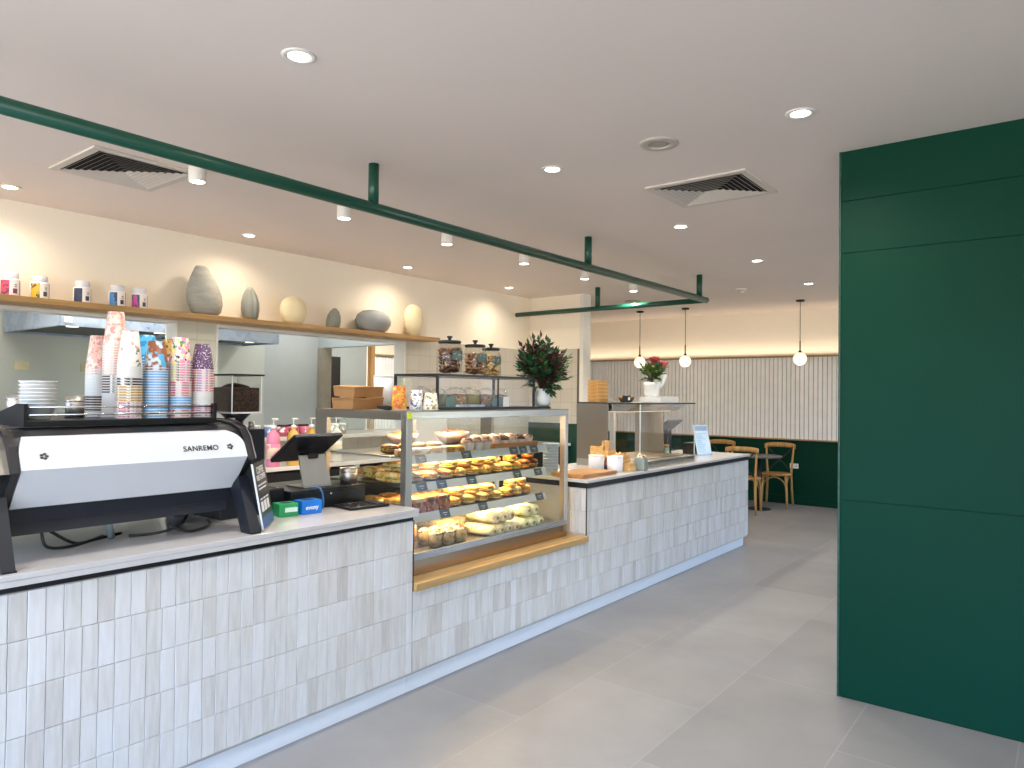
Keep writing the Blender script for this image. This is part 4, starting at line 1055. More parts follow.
def bigcup(label, loc, m, h, rb, rt):
    t = T('printed_cup', label, 'cup', loc, 0, 'printed cups beside the black cabinet')
    P('cup_body', MB().lathe([(rb-.001, .006), (rt, h), (rt-.001, h), (0, h-.006)], n=28), m, t)
    P('rim', MB().lathe([(rb-.001, 0), (rb+.002, .0005), (rb+.002, .006), (rb-.001, .006)], n=28, close=True), CUPM['white'], t)
    return t
bigcup('orange and yellow printed cup, left of the patterned cups on the display', (-3.05, 2.838, ZT), speckle('cup_orange', 'd9952a', [('cf5a2c', 34, .52), ('ddc04a', 40, .58)], seed=3), .138, .046, .036)
bigcup('white cup with blue and black print, middle of the three printed cups', (-2.995, 2.925, ZT), speckle('cup_dots', 'eceae4', [('46607e', 60, .55), ('6b4b52', 66, .58)], seed=4), .115, .044, .033)
bigcup('white cup with olive print, nearest the black cabinet frame', (-2.90, 2.945, ZT), speckle('cup_olive', 'ece8da', [('8f8a54', 44, .55), ('d9cfae', 50, .56)], seed=5), .10, .046, .033)
# black framed cabinet
cbt = T('cake_cabinet', 'low black-framed glass cabinet standing on the food display', 'cabinet', (-3.1, 3.53, ZT))
a0, a1, b0, b1, h1 = -3.31, -2.935, 3.035, 4.005, 1.672
fr = .014
P('base_board', MB().box(a0-.01, a1+.01, b0-.005, 4.183, ZT, ZT+.014, bev=.002), BLACK, cbt, True)
for x in (a0, a1-fr):
    for y in (b0, b1-fr): P('post', MB().box(x, x+fr, y, y+fr, ZT+.0145, h1-.014), BLACK, cbt, True)
P('post', MB().box(a1-fr*.6, a1, 3.60, 3.60+fr*.6, ZT+.0145, h1-.014), BLACK, cbt, True)
P('top_frame', MB().box(a0, a1, b0, b1, h1-.0135, h1, bev=.001), BLACK, cbt, True)
P('glass_front', MB().box(a1-.006, a1-.003, b0+fr, b1-fr, ZT+.0145, h1-.014), PANE, cbt, True)
P('glass_side', MB().box(a0+fr, a1-fr, b0+.004, b0+.007, ZT+.0145, h1-.014), PANE, cbt, True)
P('glass_side', MB().box(a0+fr, a1-fr, b1-.007, b1-.004, ZT+.0145, h1-.014), PANE, cbt, True)
P('glass_back', MB().box(a0+.003, a0+.006, b0+fr, b1-fr, ZT+.0145, h1-.014), PANE, cbt, True)
CZ = ZT+.0150
COOK = speckle('cookie', 'b98a52', [('8a5f30', 30, .52), ('d8b884', 36, .58)], rough=.7, seed=2)
for i, (y, r, m) in enumerate(((3.10, .055, COOK), (3.24, .05, mat('olive_cake', '9a8a44', .6)), (3.40, .072, COOK), (3.55, .06, mat('lime_cake', 'b8a85a', .6)), (3.70, .07, COOK), (3.86, .055, mat('rosy_cake', 'b08a80', .6)))):
    t = T('wrapped_cake', '%s cellophane-wrapped cake from the left in the black cabinet' % ordn(i), 'cake', (-3.13, y, CZ), 0, 'wrapped cakes in the black cabinet')
    P('cake', MB().lathe([(0, 0), (r, 0), (r*1.02, .05), (r*.94, .075), (0, .082)], n=28), m, t)
    P('wrapper', MB().blob((0, 0, .062), (r*1.1, r*1.1, .058), rough=.08, seed=i, sub=3, flat=-.06), glass('cellophane', 'ffffff', 1.2, .1), t)
for i, (y, m, lb) in enumerate(((3.19, '4e6a5a', 'dark green sign card at the left in the black cabinet'), (3.63, '2f5a44', 'dark green sign card at the right in the black cabinet'), (3.73, 'f0eee8', 'small white price card in the black cabinet'))):
    S('sign_card', MB().box(-2.975, -2.972, y-.045 if i < 2 else y-.03, y+.045 if i < 2 else y+.03, CZ, CZ+.065), mat('card_'+m, m, .5), lb, 'card', (-2.974, y, CZ))
for i, y in enumerate((3.30, 3.45)):
    t = T('white_platter', ('left' if i == 0 else 'right')+' white platter at the front of the black cabinet', 'platter', (-3.01, y, CZ), 0, 'white platters in the black cabinet')
    P('dish', MB().box(-.03, .03, -.07, .07, 0, .008, bev=.003), mat('platter_white', 'e7ebf0', .2), t)
    P('lip', MB().box(-.033, .033, -.073, .073, .0085, .013, bev=.002), mat('platter_white', 'e7ebf0', .2), t)
# big glass biscuit jars
def jar(label, loc, r, h, m, labelcol):
    t = T('biscuit_jar', label, 'jar', loc, 0, 'lidded biscuit jars')
    P('glass_body', MB().lathe([(0, 0), (r*.92, 0), (r, .012), (r, h*.72), (r*.86, h*.86), (r*.80, h*.92), (r*.77, h*.92), (r*.83, h*.85), (r*.965, h*.71), (r*.965, .014), (0, .006)], n=36), glass('jar_glass', 'fcfcfa', .9), t)
    b = MB(); rnd = random.Random(int(r*9999)+len(label))
    z = .02
    while z < h*.74:
        for j in range(6):
            a = j*PI/3+rnd.uniform(-.3, .3); q = r*.56
            Mx = Matrix.Translation((q*math.cos(a), q*math.sin(a), z+rnd.uniform(0, .01))) @ Matrix.Rotation(rnd.uniform(-.5, .5), 4, 'X') @ Matrix.Rotation(rnd.uniform(-.5, .5), 4, 'Y')
            b.blob((0, 0, 0), (r*.34, r*.34, .012), sub=2, rough=.08, seed=rnd.randint(0, 999), M=Mx)
        z += .022
    P('biscuits', b, m, t)
    jl = P('lid', MB().lathe([(0, h*.925), (r*.85, h*.925), (r*.88, h*.935), (r*.88, h*.985), (r*.84, h), (0, h)], n=36), BLACK, t)
    P('knob', MB().lathe([(0, h), (.010, h), (.009, h+.012), (.018, h+.022), (.017, h+.030), (0, h+.032)], n=20), BLACK, jl)
    # curved tag on the side facing the room
    g = MB(); n = 8; vs = []
    for i in range(n+1):
        a = -.75+1.2*i/n+.15
        vs.append((g.bm.verts.new((r*1.008*math.cos(a), r*1.008*math.sin(a), h*.42)), g.bm.verts.new((r*1.008*math.cos(a), r*1.008*math.sin(a), h*.70))))
    for p_, q_ in zip(vs, vs[1:]): g.bm.faces.new((p_[0], q_[0], q_[1], p_[1]))
    P('tag', g, labelcol, t)
    return t
TAGM = speckle('jar_tag', '4a5650', [('aab4ae', 60, .62)], seed=1)
jar('largest lidded glass jar of dark biscuits, at the left on the black cabinet', (-3.10, 3.31, h1+.0008), .083, .215, speckle('choc_biscuit', '7a4b30', [('4a2a1c', 40, .52), ('c09a78', 44, .6)], seed=3), TAGM)
jar('lidded glass jar of nut biscuits, middle one on the black cabinet', (-3.10, 3.555, h1+.0008), .078, .205, speckle('nut_biscuit', '9a6a48', [('5e3a26', 40, .52), ('d2ad86', 44, .58)], seed=4), TAGM)
jar('smaller lidded glass jar of pale biscuits, at the right on the black cabinet', (-3.13, 3.755, h1+.0008), .070, .195, speckle('pale_biscuit', 'd9b878', [('b88a48', 40, .54)], seed=5), TAGM)
# vase with dark foliage
vs_ = T('foliage_vase', 'white ribbed vase with dark green and burgundy foliage at the end of the display', 'plant', (-2.95, 4.12, ZT+.0145))
P('vase', MB().lathe([(0, 0), (.04, 0), (.056, .02), (.060, .055), (.055, .09), (.046, .115), (.048, .125), (.042, .125), (.040, .115), (.05, .09), (0, .07)], n=36), mat('vase_white', 'dcdcd8', .4, bump=.3, bscale=30), vs_)
def foliage(parent, cx, cy, cz, rx, ry, rz_, n, L, mats, seed, names, droop=.2, stem_from=(0, 0, .1), per=11, avoid=None):
    rnd = random.Random(seed); bms = [MB() for _ in mats]; st = MB()
    for k in range(n):
        d = Vector((rnd.gauss(0, 1), rnd.gauss(0, 1), rnd.gauss(.25, .9))).normalized()
        q = rnd.uniform(.35, 1.0)
        tip = Vector((cx+d.x*rx*q, cy+d.y*ry*q, cz+d.z*rz_*q))
        base = Vector(stem_from)+Vector((rnd.uniform(-.012, .012), rnd.uniform(-.012, .012), 0))
        if avoid and avoid(tip): continue
        mid = base.lerp(tip, .42)+Vector((0, 0, .04))
        pts = [base, mid, tip]
        if k % 3 == 0: st.tube(pts, .0016, 5)
        mi = rnd.choices(range(len(mats)), weights=[w for _, w in mats])[0]
        ax = (tip-mid).normalized(); side = ax.cross(Vector((0, 0, 1)))
        if side.length < .1: side = Vector((1, 0, 0))
        side.normalize()
        for j in range(per):
            u = j/(per-1); p = mid.lerp(tip, u); s = -1 if j % 2 else 1
            if j == per-1: dr = ax
            else: dr = (ax*.75+side*s*.8+Vector((rnd.uniform(-.3, .3), rnd.uniform(-.3, .3), rnd.uniform(-.3, .3)-droop))).normalized()
            l = L*rnd.uniform(.7, 1.15); w = l*.23
            nn_ = dr.cross(Vector((rnd.uniform(-1, 1), rnd.uniform(-1, 1), .8))).normalized(); up_ = nn_.cross(dr)
            bm = bms[mi].bm
            v = [bm.verts.new(p), bm.verts.new(p+dr*l*.45+nn_*w+up_*l*.05), bm.verts.new(p+dr*l), bm.verts.new(p+dr*l*.45-nn_*w+up_*l*.05), bm.verts.new(p+dr*l*.45-up_*l*.02)]
            for f in ((0, 1, 4), (1, 2, 4), (2, 3, 4), (3, 0, 4)): bm.faces.new([v[i] for i in f])
    for (m, _), b, nm in zip(mats, bms, names): P(nm, b, m, parent)
    P('stems', st, mat('stem_brown', '4a3a28', .7), parent)
LEAFD = mat('leaf_dark', '1f4a26', .45, var=.25, scale=30); LEAFM = mat('leaf_mid', '3a6b30', .45, var=.2, scale=30); LEAFB = mat('leaf_burgundy', '43161c', .5, var=.25, scale=30)
foliage(vs_, 0, -.01, .275,   .20, .20, .215, 250, .056, [(LEAFD, 6), (LEAFM, 2), (LEAFB, 3)], 5, ['dark_leaves', 'green_leaves', 'burgundy_leaves'], .15, (0, 0, .10), avoid=lambda p: p.y < -.04 and p.z < .25)
CT = .958
# ================================================================ far counter: heated display and what stands round it
hc = T('hot_food_case', 'stainless hot food case with glass front on the far counter', 'display case', (-3.05, 5.73, CT))
HX0, HX1, HY0, HY1, HZ1 = -3.36, -2.75, 5.20, 6.26, 1.497
P('base', MB().box(HX0, HX1, HY0, HY1, CT+.0005, CT+.055, bev=.002), STEEL, hc, True)
P('well', MB().box(HX0+.05, HX1-.08, HY0+.06, HY1-.06, CT+.0552, CT+.062), STEEL_D, hc, True)
for y0, y1 in ((HY0, HY0+.02), (HY1-.02, HY1)):
    P('end_panel', MB().box(HX0, HX0+.30, y0, y1, CT+.0552, HZ1-.012, bev=.001), STEEL_D, hc, True)
P('centre_post', MB().box(HX0+.02, HX0+.06, 5.72, 5.76, CT+.0552, HZ1-.012), STEELZ, hc, True)
P('top', MB().box(HX0, HX1+.005, HY0, HY1, HZ1-.012, HZ1, bev=.002), mat('case_top_dark', '3a3a3c', .3, .3), hc, True)
P('lamp_hood', MB().prism([(HX0+.10, HZ1-.0125), (HX1-.06, HZ1-.0125), (HX1-.16, HZ1-.075), (HX0+.16, HZ1-.075)], 'y', HY0+.05, HY1-.05), STEEL, hc, True)
P('heat_lamp', MB().box(HX0+.20, HX1-.20, HY0+.10, HY1-.10, HZ1-.081, HZ1-.0755), emit('heat_lamp', 'ffd9a8', 1.2), hc, True)
area('heat_lamp', (-3.06, 5.73, HZ1-.085), .12, .8, 6, (1, .85, .65))
P('front_glass', MB().box(HX1-.006, HX1, HY0+.002, HY1-.002, CT+.0552, HZ1-.012), PANE, hc, True)
P('side_glass', MB().box(HX0+.301, HX1-.007, HY0+.004, HY0+.009, CT+.0552, HZ1-.012), PANE, hc, True)
P('side_glass', MB().box(HX0+.301, HX1-.007, HY1-.009, HY1-.004, CT+.0552, HZ1-.012), PANE, hc, True)
EDGE = mat('glass_edge', 'd8e2e0', .2)
P('glass_edge', MB().box(HX1-.007, HX1+.001, HY0-.001, HY0+.002, CT+.0552, HZ1-.012).box(HX1-.007, HX1+.001, HY1-.002, HY1+.001, CT+.0552, HZ1-.012), EDGE, hc, True)
TOP = HZ1+.0008
# stack of bamboo trays on the case
BAM = wood('bamboo', 'b9823f', 'd8a862', 'y', 1.5)
for i in range(6):
    t = T('bamboo_tray', '%s bamboo tray of the stack on the hot food case' % ('bottom' if i == 0 else 'topmost' if i == 5 else ordn(i)+' from bottom'), 'tray', (-3.235, 5.335, TOP+i*.031), 0, 'stacked bamboo trays')
    P('base', MB().box(-.062, .062, -.062, .062, 0, .008), BAM, t)
    P('rim', MB().box(-.064, -.056, -.064, .064, .0085, .030).box(.056, .064, -.064, .064, .0085, .030).box(-.056, .056, -.064, -.056, .0085, .030).box(-.056, .056, .056, .064, .0085, .030), BAM, t)
S('napkin_pile', MB().box(-3.33, -3.22, 5.44, 5.58, TOP, TOP+.03, bev=.002), PAPER, 'pile of white napkins beside the bamboo trays', 'napkins', (-3.27, 5.51, TOP))
t = T('table_number_block', 'small black block with a white square, on the hot food case', 'block', (-2.98, 5.38, TOP))
P('block', MB().box(-.025, .025, -.03, .03, 0, .06, bev=.004), BLACK, t)
P('white_square', MB().box(.025, .026, -.016, .016, .018, .045), PAPER, t)
for i, (y, r) in enumerate(((5.50, .045), (5.60, .05))):
    t = T('wooden_bowl', ('small' if i == 0 else 'larger')+' wooden bowl on top of the hot food case', 'bowl', (-3.08, y, TOP))
    P('bowl', MB().lathe([(0, 0), (r*.5, 0), (r*.9, .03), (r, .048), (r*.93, .048), (r*.82, .03), (r*.45, .008), (0, .008)], n=32), wood('bowl_wood', '8f5a2c', 'b07a44', 'y'), t)
    P('filling', MB().blob((0, 0, .034), (r*.8, r*.8, .016), rough=.1, sub=3), PALEB, t)
for i, (y0, y1, z) in enumerate(((5.71, 5.89, .05), (5.89, 6.08, .052))):
    t = T('white_carton', ('left' if i == 0 else 'right')+' flat white carton under the red flowers', 'box', (-2.93, (y0+y1)/2, TOP))
    P('carton', MB().box(-.10, .10, -(y1-y0)/2+.001, (y1-y0)/2-.001, 0, z-.008), PAPER, t)
    P('lid', MB().box(-.102, .102, -(y1-y0)/2, (y1-y0)/2-.0005, z-.0078, z, bev=.001), PAPER, t)
fv = T('flower_vase', 'white pot of red protea flowers on the white cartons', 'plant', (-2.96, 5.80, TOP+.0508))
P('pot', MB().lathe([(0, 0), (.055, 0), (.065, .02), (.07, .10), (.075, .13), (.069, .13), (.062, .03), (0, .02)], n=32), mat('pot_white', 'e9e8e6', .35), fv)
rb = MB(); rb.tube([(.05, .03, .08), (.05, .09, .12), (.04, .15, .19)], [.022, .03, .034], 6); P('paper_wrap', rb, PAPER, fv)
foliage(fv, 0, 0, .22, .13, .15, .10, 46, .05, [(LEAFM, 3), (mat('leaf_olive', '76803a', .5, var=.2), 2)], 9, ['green_leaves', 'olive_leaves'], .1, (0, 0, .12), 9)
RED = mat('protea_red', 'a52a34', .55, var=.25, scale=40); RED2 = mat('protea_coral', 'd0525a', .55, var=.2, scale=40)
for (x, y, z, s, m) in ((.03, -.015, .315, .056, RED), (.06, .10, .28, .054, RED2), (.05, .035, .275, .042, mat('protea_dark', '5c1a2c', .6, var=.2))):
    b = MB(); rnd = random.Random(int(z*1000))
    for ring in range(4):
        for k in range(10):
            a = 2*PI*(k+.5*(ring % 2))/10; q = s*(.95-.2*ring)
            Mx = Matrix.Rotation(a, 4, 'Z') @ Matrix.Translation((q*.55, 0, 0)) @ Matrix.Rotation(math.radians(28-8*ring), 4, 'Y')
            b.blob((x, y, z), (.006, .009, s*.85), sub=1, M=Mx)
    b.blob((x, y, z), (s*.5, s*.5, s*.75), sub=2, rough=.1)
    P('protea_head', b, m, fv)
# in front of the case
t = T('wooden_board', 'wooden serving board lying at the near corner of the far counter', 'board', (-2.86, 4.555, CT+.0008), 0)
P('board', MB().box(-.15, .13, -.24, .24, .0, .026, bev=.003), wood('board_wood', '8a5a2c', 'b37f45', 'y'), t)
P('groove', MB().box(-.13, .11, -.22, .22, .0262, .0272), wood('board_wood2', '9a6834', 'b98a50', 'y'), t)
S('paper_sheets', MB().box(-3.22, -3.03, 4.42, 4.70, CT+.0008, CT+.014, bev=.002), mat('paper_peach', 'ead9cf', .7, var=.01), 'pile of pale paper sheets behind the wooden board', 'paper', (-3.1, 4.56, CT))
def tumbler(label, loc):
    t = T('white_canister', label, 'canister', loc, 0, 'white canisters on the far counter')
    P('body', MB().lathe([(0, 0), (.056, 0), (.060, .006), (.062, .118), (.056, .118), (.054, .01), (0, .01)], n=32), mat('enamel_white', 'e4e4e8', .3), t)
    P('rim', MB().lathe([(.056, .116), (.064, .117), (.065, .122), (.056, .123)], n=32, close=True), WHITE, t)
    return t
tumbler('white canister farther from the counter edge, behind the wooden board', (-2.97, 4.885, CT+.0008))
tumbler('white canister nearer the counter edge, behind the wooden board', (-2.83, 4.935, CT+.0008))
S('sauce_bottle', MB().lathe([(0, 0), (.024, 0), (.025, .06), (.014, .085), (.014, .1), (0, .1)], c=(-2.93, 4.98, CT+.0008), n=20), speckle('sauce_label', '4a5068', [('b06a3a', 30, .5)], seed=2), 'small dark labelled bottle between the white canisters', 'bottle', (-2.93, 4.98, CT))
PINE = wood('pine_box', 'cf9d5a', 'e8c084', 'y', 1.2)
def openbox(label, loc, sx, sy, sz, m, cat='box', name='pine_box'):
    t = T(name, label, cat, loc, 0, 'small pine boxes by the hot food case')
    b = MB().box(-sx/2, sx/2, -sy/2, sy/2, 0, .006)
    P('base', b, m, t)
    P('sides', MB().box(-sx/2, -sx/2+.006, -sy/2, sy/2, .0062, sz).box(sx/2-.006, sx/2, -sy/2, sy/2, .0062, sz).box(-sx/2+.006, sx/2-.006, -sy/2, -sy/2+.006, .0062, sz).box(-sx/2+.006, sx/2-.006, sy/2-.006, sy/2, .0062, sz), m, t)
    return t
t = openbox('front low pine box right of the white canisters', (-2.785, 5.06, CT+.0008), .09, .10, .06, PINE)
t = openbox('middle pine box stepped up behind the front one', (-2.885, 5.125, CT+.0008), .10, .11, .12, PINE)
t = openbox('tall pine box of wooden cutlery beside the hot case end panel', (-3.0, 5.085, CT+.0008), .11, .12, .15, PINE)
S('pine_riser', MB().box(-3.20, -3.08, 5.16, 5.19, CT+.0008, CT+.17, bev=.002), PINE, 'upright pine slab between the cutlery box and the hot case', 'board', (-3.14, 5.175, CT))
for i in range(9):
    a = random.uniform(-.14, .14); b_ = random.uniform(-.12, .12)
    S('wooden_fork', MB().box(-.006, .006, -.0015, .0015, 0, .17).box(-.010, .010, -.0012, .0012, .17, .215, bev=.001), PINE, '%s wooden cutlery stick from the left in the tall pine box' % ordn(i), 'cutlery', None, 'wooden cutlery in the pine box').matrix_world = Matrix.Translation((-3.0+random.uniform(-.025, .025), 5.04+i*.0110, CT+.011)) @ Matrix.Rotation(a*.5, 4, 'X') @ Matrix.Rotation(b_*.6, 4, 'Y')
tb = T('grey_tub', 'grey translucent tub of wrapped snacks by the hot case glass', 'tub', (-2.715, 5.155, CT+.0008))
P('tub', MB().box(-.045, .045, -.04, .03, 0, .10, bev=.006), mat('tub_grey', '8b9794', .3), tb)
P('snacks', MB().blob((0, -.01, .11), (.04, .035, .02), rough=.15, sub=3), GRAN, tb)
for i in range(4):
    S('wrapped_biscuit', MB().blob((0, 0, 0), (.016, .016, .035), rough=.12, seed=i, sub=3), (PALEB, CAKE)[i % 2], '%s wrapped biscuit in the middle pine box' % ordn(i), 'biscuit', None, 'wrapped biscuits').location = (-2.91+(i % 2)*.05, 5.10+(i//2)*.05, CT+.10)
# menu stand, terminal, till screen, jar
ms = T('menu_stand', 'leaning pale blue menu card in a stand at the end of the far counter', 'menu', (-2.98, 7.0, CT))
Mn = frame(None, (.50, .86, 0), Vector((-.20, .02, .96)), (-2.955, 6.98, CT+.002))
b = MB().box(-.088, .088, 0, .31, -.004, 0); me = b.mesh('card'); me.transform(Mn); P('card', me, mat('menu_white', 'cfe2f2', .3), ms, True)
b = MB(); rnd = random.Random(3)
for i in range(11): b.box(-.07, -.07+rnd.uniform(.06, .13), .03+i*.019, .037+i*.019, 0, .0006)
me = b.mesh('print_lines'); me.transform(Mn); P('print_lines', me, mat('menu_blue', '9dc3de', .5), ms, True)
b = MB().box(-.08, .08, .25, .30, 0, .0006); me = b.mesh('print_header'); me.transform(Mn); P('print_header', me, mat('menu_head', '8fa9c8', .5), ms, True)
me = MB().box(-.085, .085, 0, .012, -.06, .012).mesh('foot'); me.transform(frame(None, (.50, .86, 0), (0, 0, 1), (-2.955, 6.98, CT+.001))); P('foot', me, glass('acrylic', 'f0f5f8', 1.5), ms, True)
t = T('card_reader', 'black box-shaped terminal behind the pale blue menu card', 'terminal', (-3.1, 7.2, CT))
P('case', MB().box(-3.20, -3.08, 6.98, 7.30, CT+.001, CT+.115, bev=.005), BLACK, t, True)
P('screen', MB().box(-3.0795, -3.0785, 7.02, 7.26, CT+.03, CT+.10), mat('screen_black', '08090b', .1), t, True)
t = T('till_screen', 'dark tilted till screen seen through the hot case glass', 'monitor', (-3.25, 6.72, CT))
Ms = frame(None, (0, 1, 0), Vector((.62, 0, .5)), (-3.32, 6.75, CT+.225))
me = MB().box(-.17, .17, 0, .19, -.02, 0, bev=.003).mesh('screen_case'); me.transform(Ms); P('screen_case', me, mat('till_grey', '4a4d52', .4), t, True)
P('stand', MB().box(-3.30, -3.24, 6.70, 6.80, CT+.001, CT+.25, bev=.004), BLACK, t, True)
P('foot', MB().box(-3.36, -3.18, 6.64, 6.86, CT+.0008, CT+.012, bev=.002), BLACK, t, True)
t = T('spice_jar', 'small pale green jar seen through the hot case glass', 'jar', (-3.12, 6.42, CT+.0008))
P('body', MB().lathe([(0, 0), (.035, 0), (.037, .09), (.03, .1), (0, .1)], n=24), mat('jar_green', '9fb39a', .25), t)
P('lid', MB().lathe([(0, .1005), (.034, .1005), (.034, .125), (0, .125)], n=24), mat('lid_tan', 'b08a50', .5), t)

# ================================================================ dining room
CW = wood('chair_oak', 'a87a40', 'c99c5e', 'z', 1.0)
def make_chair(label):
    t = T('dining_chair', label, 'chair', (0, 0, 0), 0, 'oak cross-back dining chairs')
    P('seat', MB().lathe([(0, .452), (.195, .452), (.208, .460), (.208, .472), (.195, .480), (0, .472)], n=36), CW, t)
    for s in (-1, 1):
        P('leg', MB().tube([(s*.15, .155, .455), (s*.165, .175, .25), (s*.175, .185, 0)], [.019, .017, .014], 10), CW, t)
        # rear leg runs up into the back post
        P('leg', MB().tube([(s*.185, -.215, 0), (s*.17, -.185, .25), (s*.162, -.175, .46), (s*.178, -.195, .66), (s*.19, -.225, .86)], [.014, .017, .018, .015, .012], 10), CW, t)
    b = MB(); pts = []
    for i in range(13):
        u = -1+i/6; pts.append((u*.215, -.225-.035*(1-u*u), .858+.012*(1-u*u)-.010*u**8))
    P('top_rail', rail(pts), CW, t)
    for s in (-1, 1):
        P('cross_slat', MB().tube([(s*.155, -.18, .49), (s*.06, -.205, .60), (-s*.07, -.232+.004*s, .72), (-s*.178, -.222, .84)], .0085, 8), mat('cross_iron', '2a211a', .5), t)
    # bentwood arches between the legs
    for a, b_ in (((-.165, .17), (.165, .17)), ((-.168, -.18), (-.163, .17)), ((.168, -.18), (.163, .17))):
        pts = []
        for i in range(11):
            u = i/10; h = .27+.165*math.sin(PI*u)**.5
            pts.append((a[0]+(b_[0]-a[0])*u, a[1]+(b_[1]-a[1])*u, h))
        P('bentwood_brace', MB().tube(pts, .0095, 8), CW, t)
    return t
def rail(pts):
    m = MB(); prev = None; first = None
    for p in pts:
        v = [m.bm.verts.new((p[0], p[1]+o, p[2]+z)) for o, z in ((-.008, -.034), (.007, -.034), (.014, -.012), (.015, .014), (.008, .032), (-.006, .034), (-.013, .014), (-.013, -.012))]
        if prev:
            for k in range(8): m.bm.faces.new((prev[k], prev[(k+1) % 8], v[(k+1) % 8], v[k])).smooth = True
        else: first = v
        prev = v
    m.bm.faces.new(first[::-1]); m.bm.faces.new(prev)
    return m
ch1 = make_chair('oak cross-back chair with its back to the green dado, right of the small table')
ch1.location = (-3.33, 10.42, 0); ch1.rotation_euler = (0, 0, PI+.12)
dup(ch1, (-3.49, 9.60, 0), .15, 'oak cross-back chair just behind the far counter end, in front of the small table')
dup(ch1, (-4.25, 10.42, 0), PI-.05, 'oak cross-back chair behind the menu card, back to the green dado')
dup(ch1, (-5.35, 10.38, 0), PI+.05, 'oak cross-back chair seen through the left half of the hot case')
def cafe_table(loc, label):
    t = T('cafe_table', label, 'table', loc, 0, 'small cafe tables')
    P('top', MB().lathe([(0, .725), (.30, .725), (.305, .73), (.305, .745), (.30, .75), (0, .75)], n=48), mat('table_grey', '5a5a5c', .35), t)
    P('column', MB().cyl((0, 0, .03), (0, 0, .725), .03, n=20), BLACK, t)
    P('foot_disc', MB().lathe([(0, 0), (.16, 0), (.165, .012), (.05, .035), (0, .035)], n=40), BLACK, t)
    return t
cafe_table((-3.44, 10.0, 0), 'small round grey-topped cafe table behind the far counter end')
dt = T('cafe_table', 'dark cafe table seen through the hot food case', 'table', (-4.9, 9.9, 0), 0, 'small cafe tables')
P('top', MB().lathe([(0, .725), (.33, .725), (.335, .73), (.335, .745), (.33, .75), (0, .75)], n=48), mat('table_grey', '5a5a5c', .35), dt)
P('column', MB().cyl((0, 0, .03), (0, 0, .725), .03, n=20), BLACK, dt)
P('foot_disc', MB().lathe([(0, 0), (.16, 0), (.165, .012), (.05, .035), (0, .035)], n=40), BLACK, dt)
po = T('power_outlet', 'white double power outlet on the green dado', 'power outlet', (-3.20, 10.80, .56))
P('plate', MB().box(-.06, .06, -.010, 0, -.036, .036, bev=.003), mat('outlet_white', 'f2f2f0', .4, var=.005), po)
for s in (-1, 1): P('socket', MB().box(s*.03-.012, s*.03+.012, -.0115, -.0101, -.016, .008), mat('socket_grey', 'c4c4c2', .5), po)

# ================================================================ wall shelf things
SZ = 2.1718
def sjar(loc, label, c1, c2):
    t = T('powder_jar', label, 'jar', loc, random.uniform(-.1, .1), 'white labelled jars on the shelf')
    r, h = .058, .118
    P('body', MB().lathe([(0, 0), (r*.96, 0), (r, .005), (r, h-.008), (r*.86, h), (0, h)], n=32), mat('jar_white', 'e8e6ea', .35, var=.005), t)
    P('lid', MB().lathe([(0, h+.0005), (r*.80, h+.0005), (r*.82, h+.004), (r*.82, h+.038), (r*.76, h+.042), (0, h+.042)], n=32), mat('lid_white', 'd8d6de', .4, var=.005), t)
    def curve(a0, a1, z0, z1, m, nm, o=.0006):
        g = MB(); n = 8; vs = []
        for i in range(n+1):
            a = a0+(a1-a0)*i/n; vs.append((g.bm.verts.new(((r+o)*math.cos(a), (r+o)*math.sin(a), z0)), g.bm.verts.new(((r+o)*math.cos(a), (r+o)*math.sin(a), z1))))
        for p, q in zip(vs, vs[1:]): g.bm.faces.new((p[0], q[0], q[1], p[1]))
        P(nm, g, m, t)
    curve(-1.45, -.40, .006, .104, speckle('jar_art_'+c1, c1, [(c2, 26, .52)], seed=len(label)), 'picture_label')
    curve(-.40, .72, .006, .104, mat('jar_label', 'ece4e2', .5, var=.01), 'text_label')
    curve(.72, .86, .004, .106, mat('jar_border', '3a3640', .5), 'label_edge')
    curve(-.05, .40, .018, .050, mat('jar_seal_'+c2, c2, .5), 'round_seal', .0010)
    curve(.10, .36, .060, .066, mat('jar_ink', '8a8480', .5), 'print_line', .0010); curve(.10, .36, .072, .080, mat('jar_ink', '8a8480', .5), 'print_line', .0010)
for y, lb, c1, c2 in ((1.688, 'white jar with a pink label, leftmost on the shelf', 'e8506a', '7a3a66'), (1.862, 'white jar with a yellow label on the shelf', 'e0b030', '4a4a3a'),
                      (2.132, 'white jar with a navy and cream label, middle of the five on the shelf', '2c3a5c', '3a3f52'), (2.372, 'white jar with a blue label on the shelf', '4a86c4', '30405c'),
                      (2.532, 'white jar with a magenta and teal label, nearest the tall grey vase', 'c04a9a', '2a4a5c')):
    sjar((-5.62, y, SZ), lb, c1, c2)
CONC = mat('concrete_vase', 'a09f98', .85, var=.06, scale=5, bump=.4, bscale=25, stretch=(2, 2, 7))
CONC2 = mat('concrete_pod', '8a8d86', .85, var=.08, scale=6, bump=.3)
SAND = mat('sandy_ceramic', 'e6d9b4', .8, var=.03, scale=6, bump=.15)
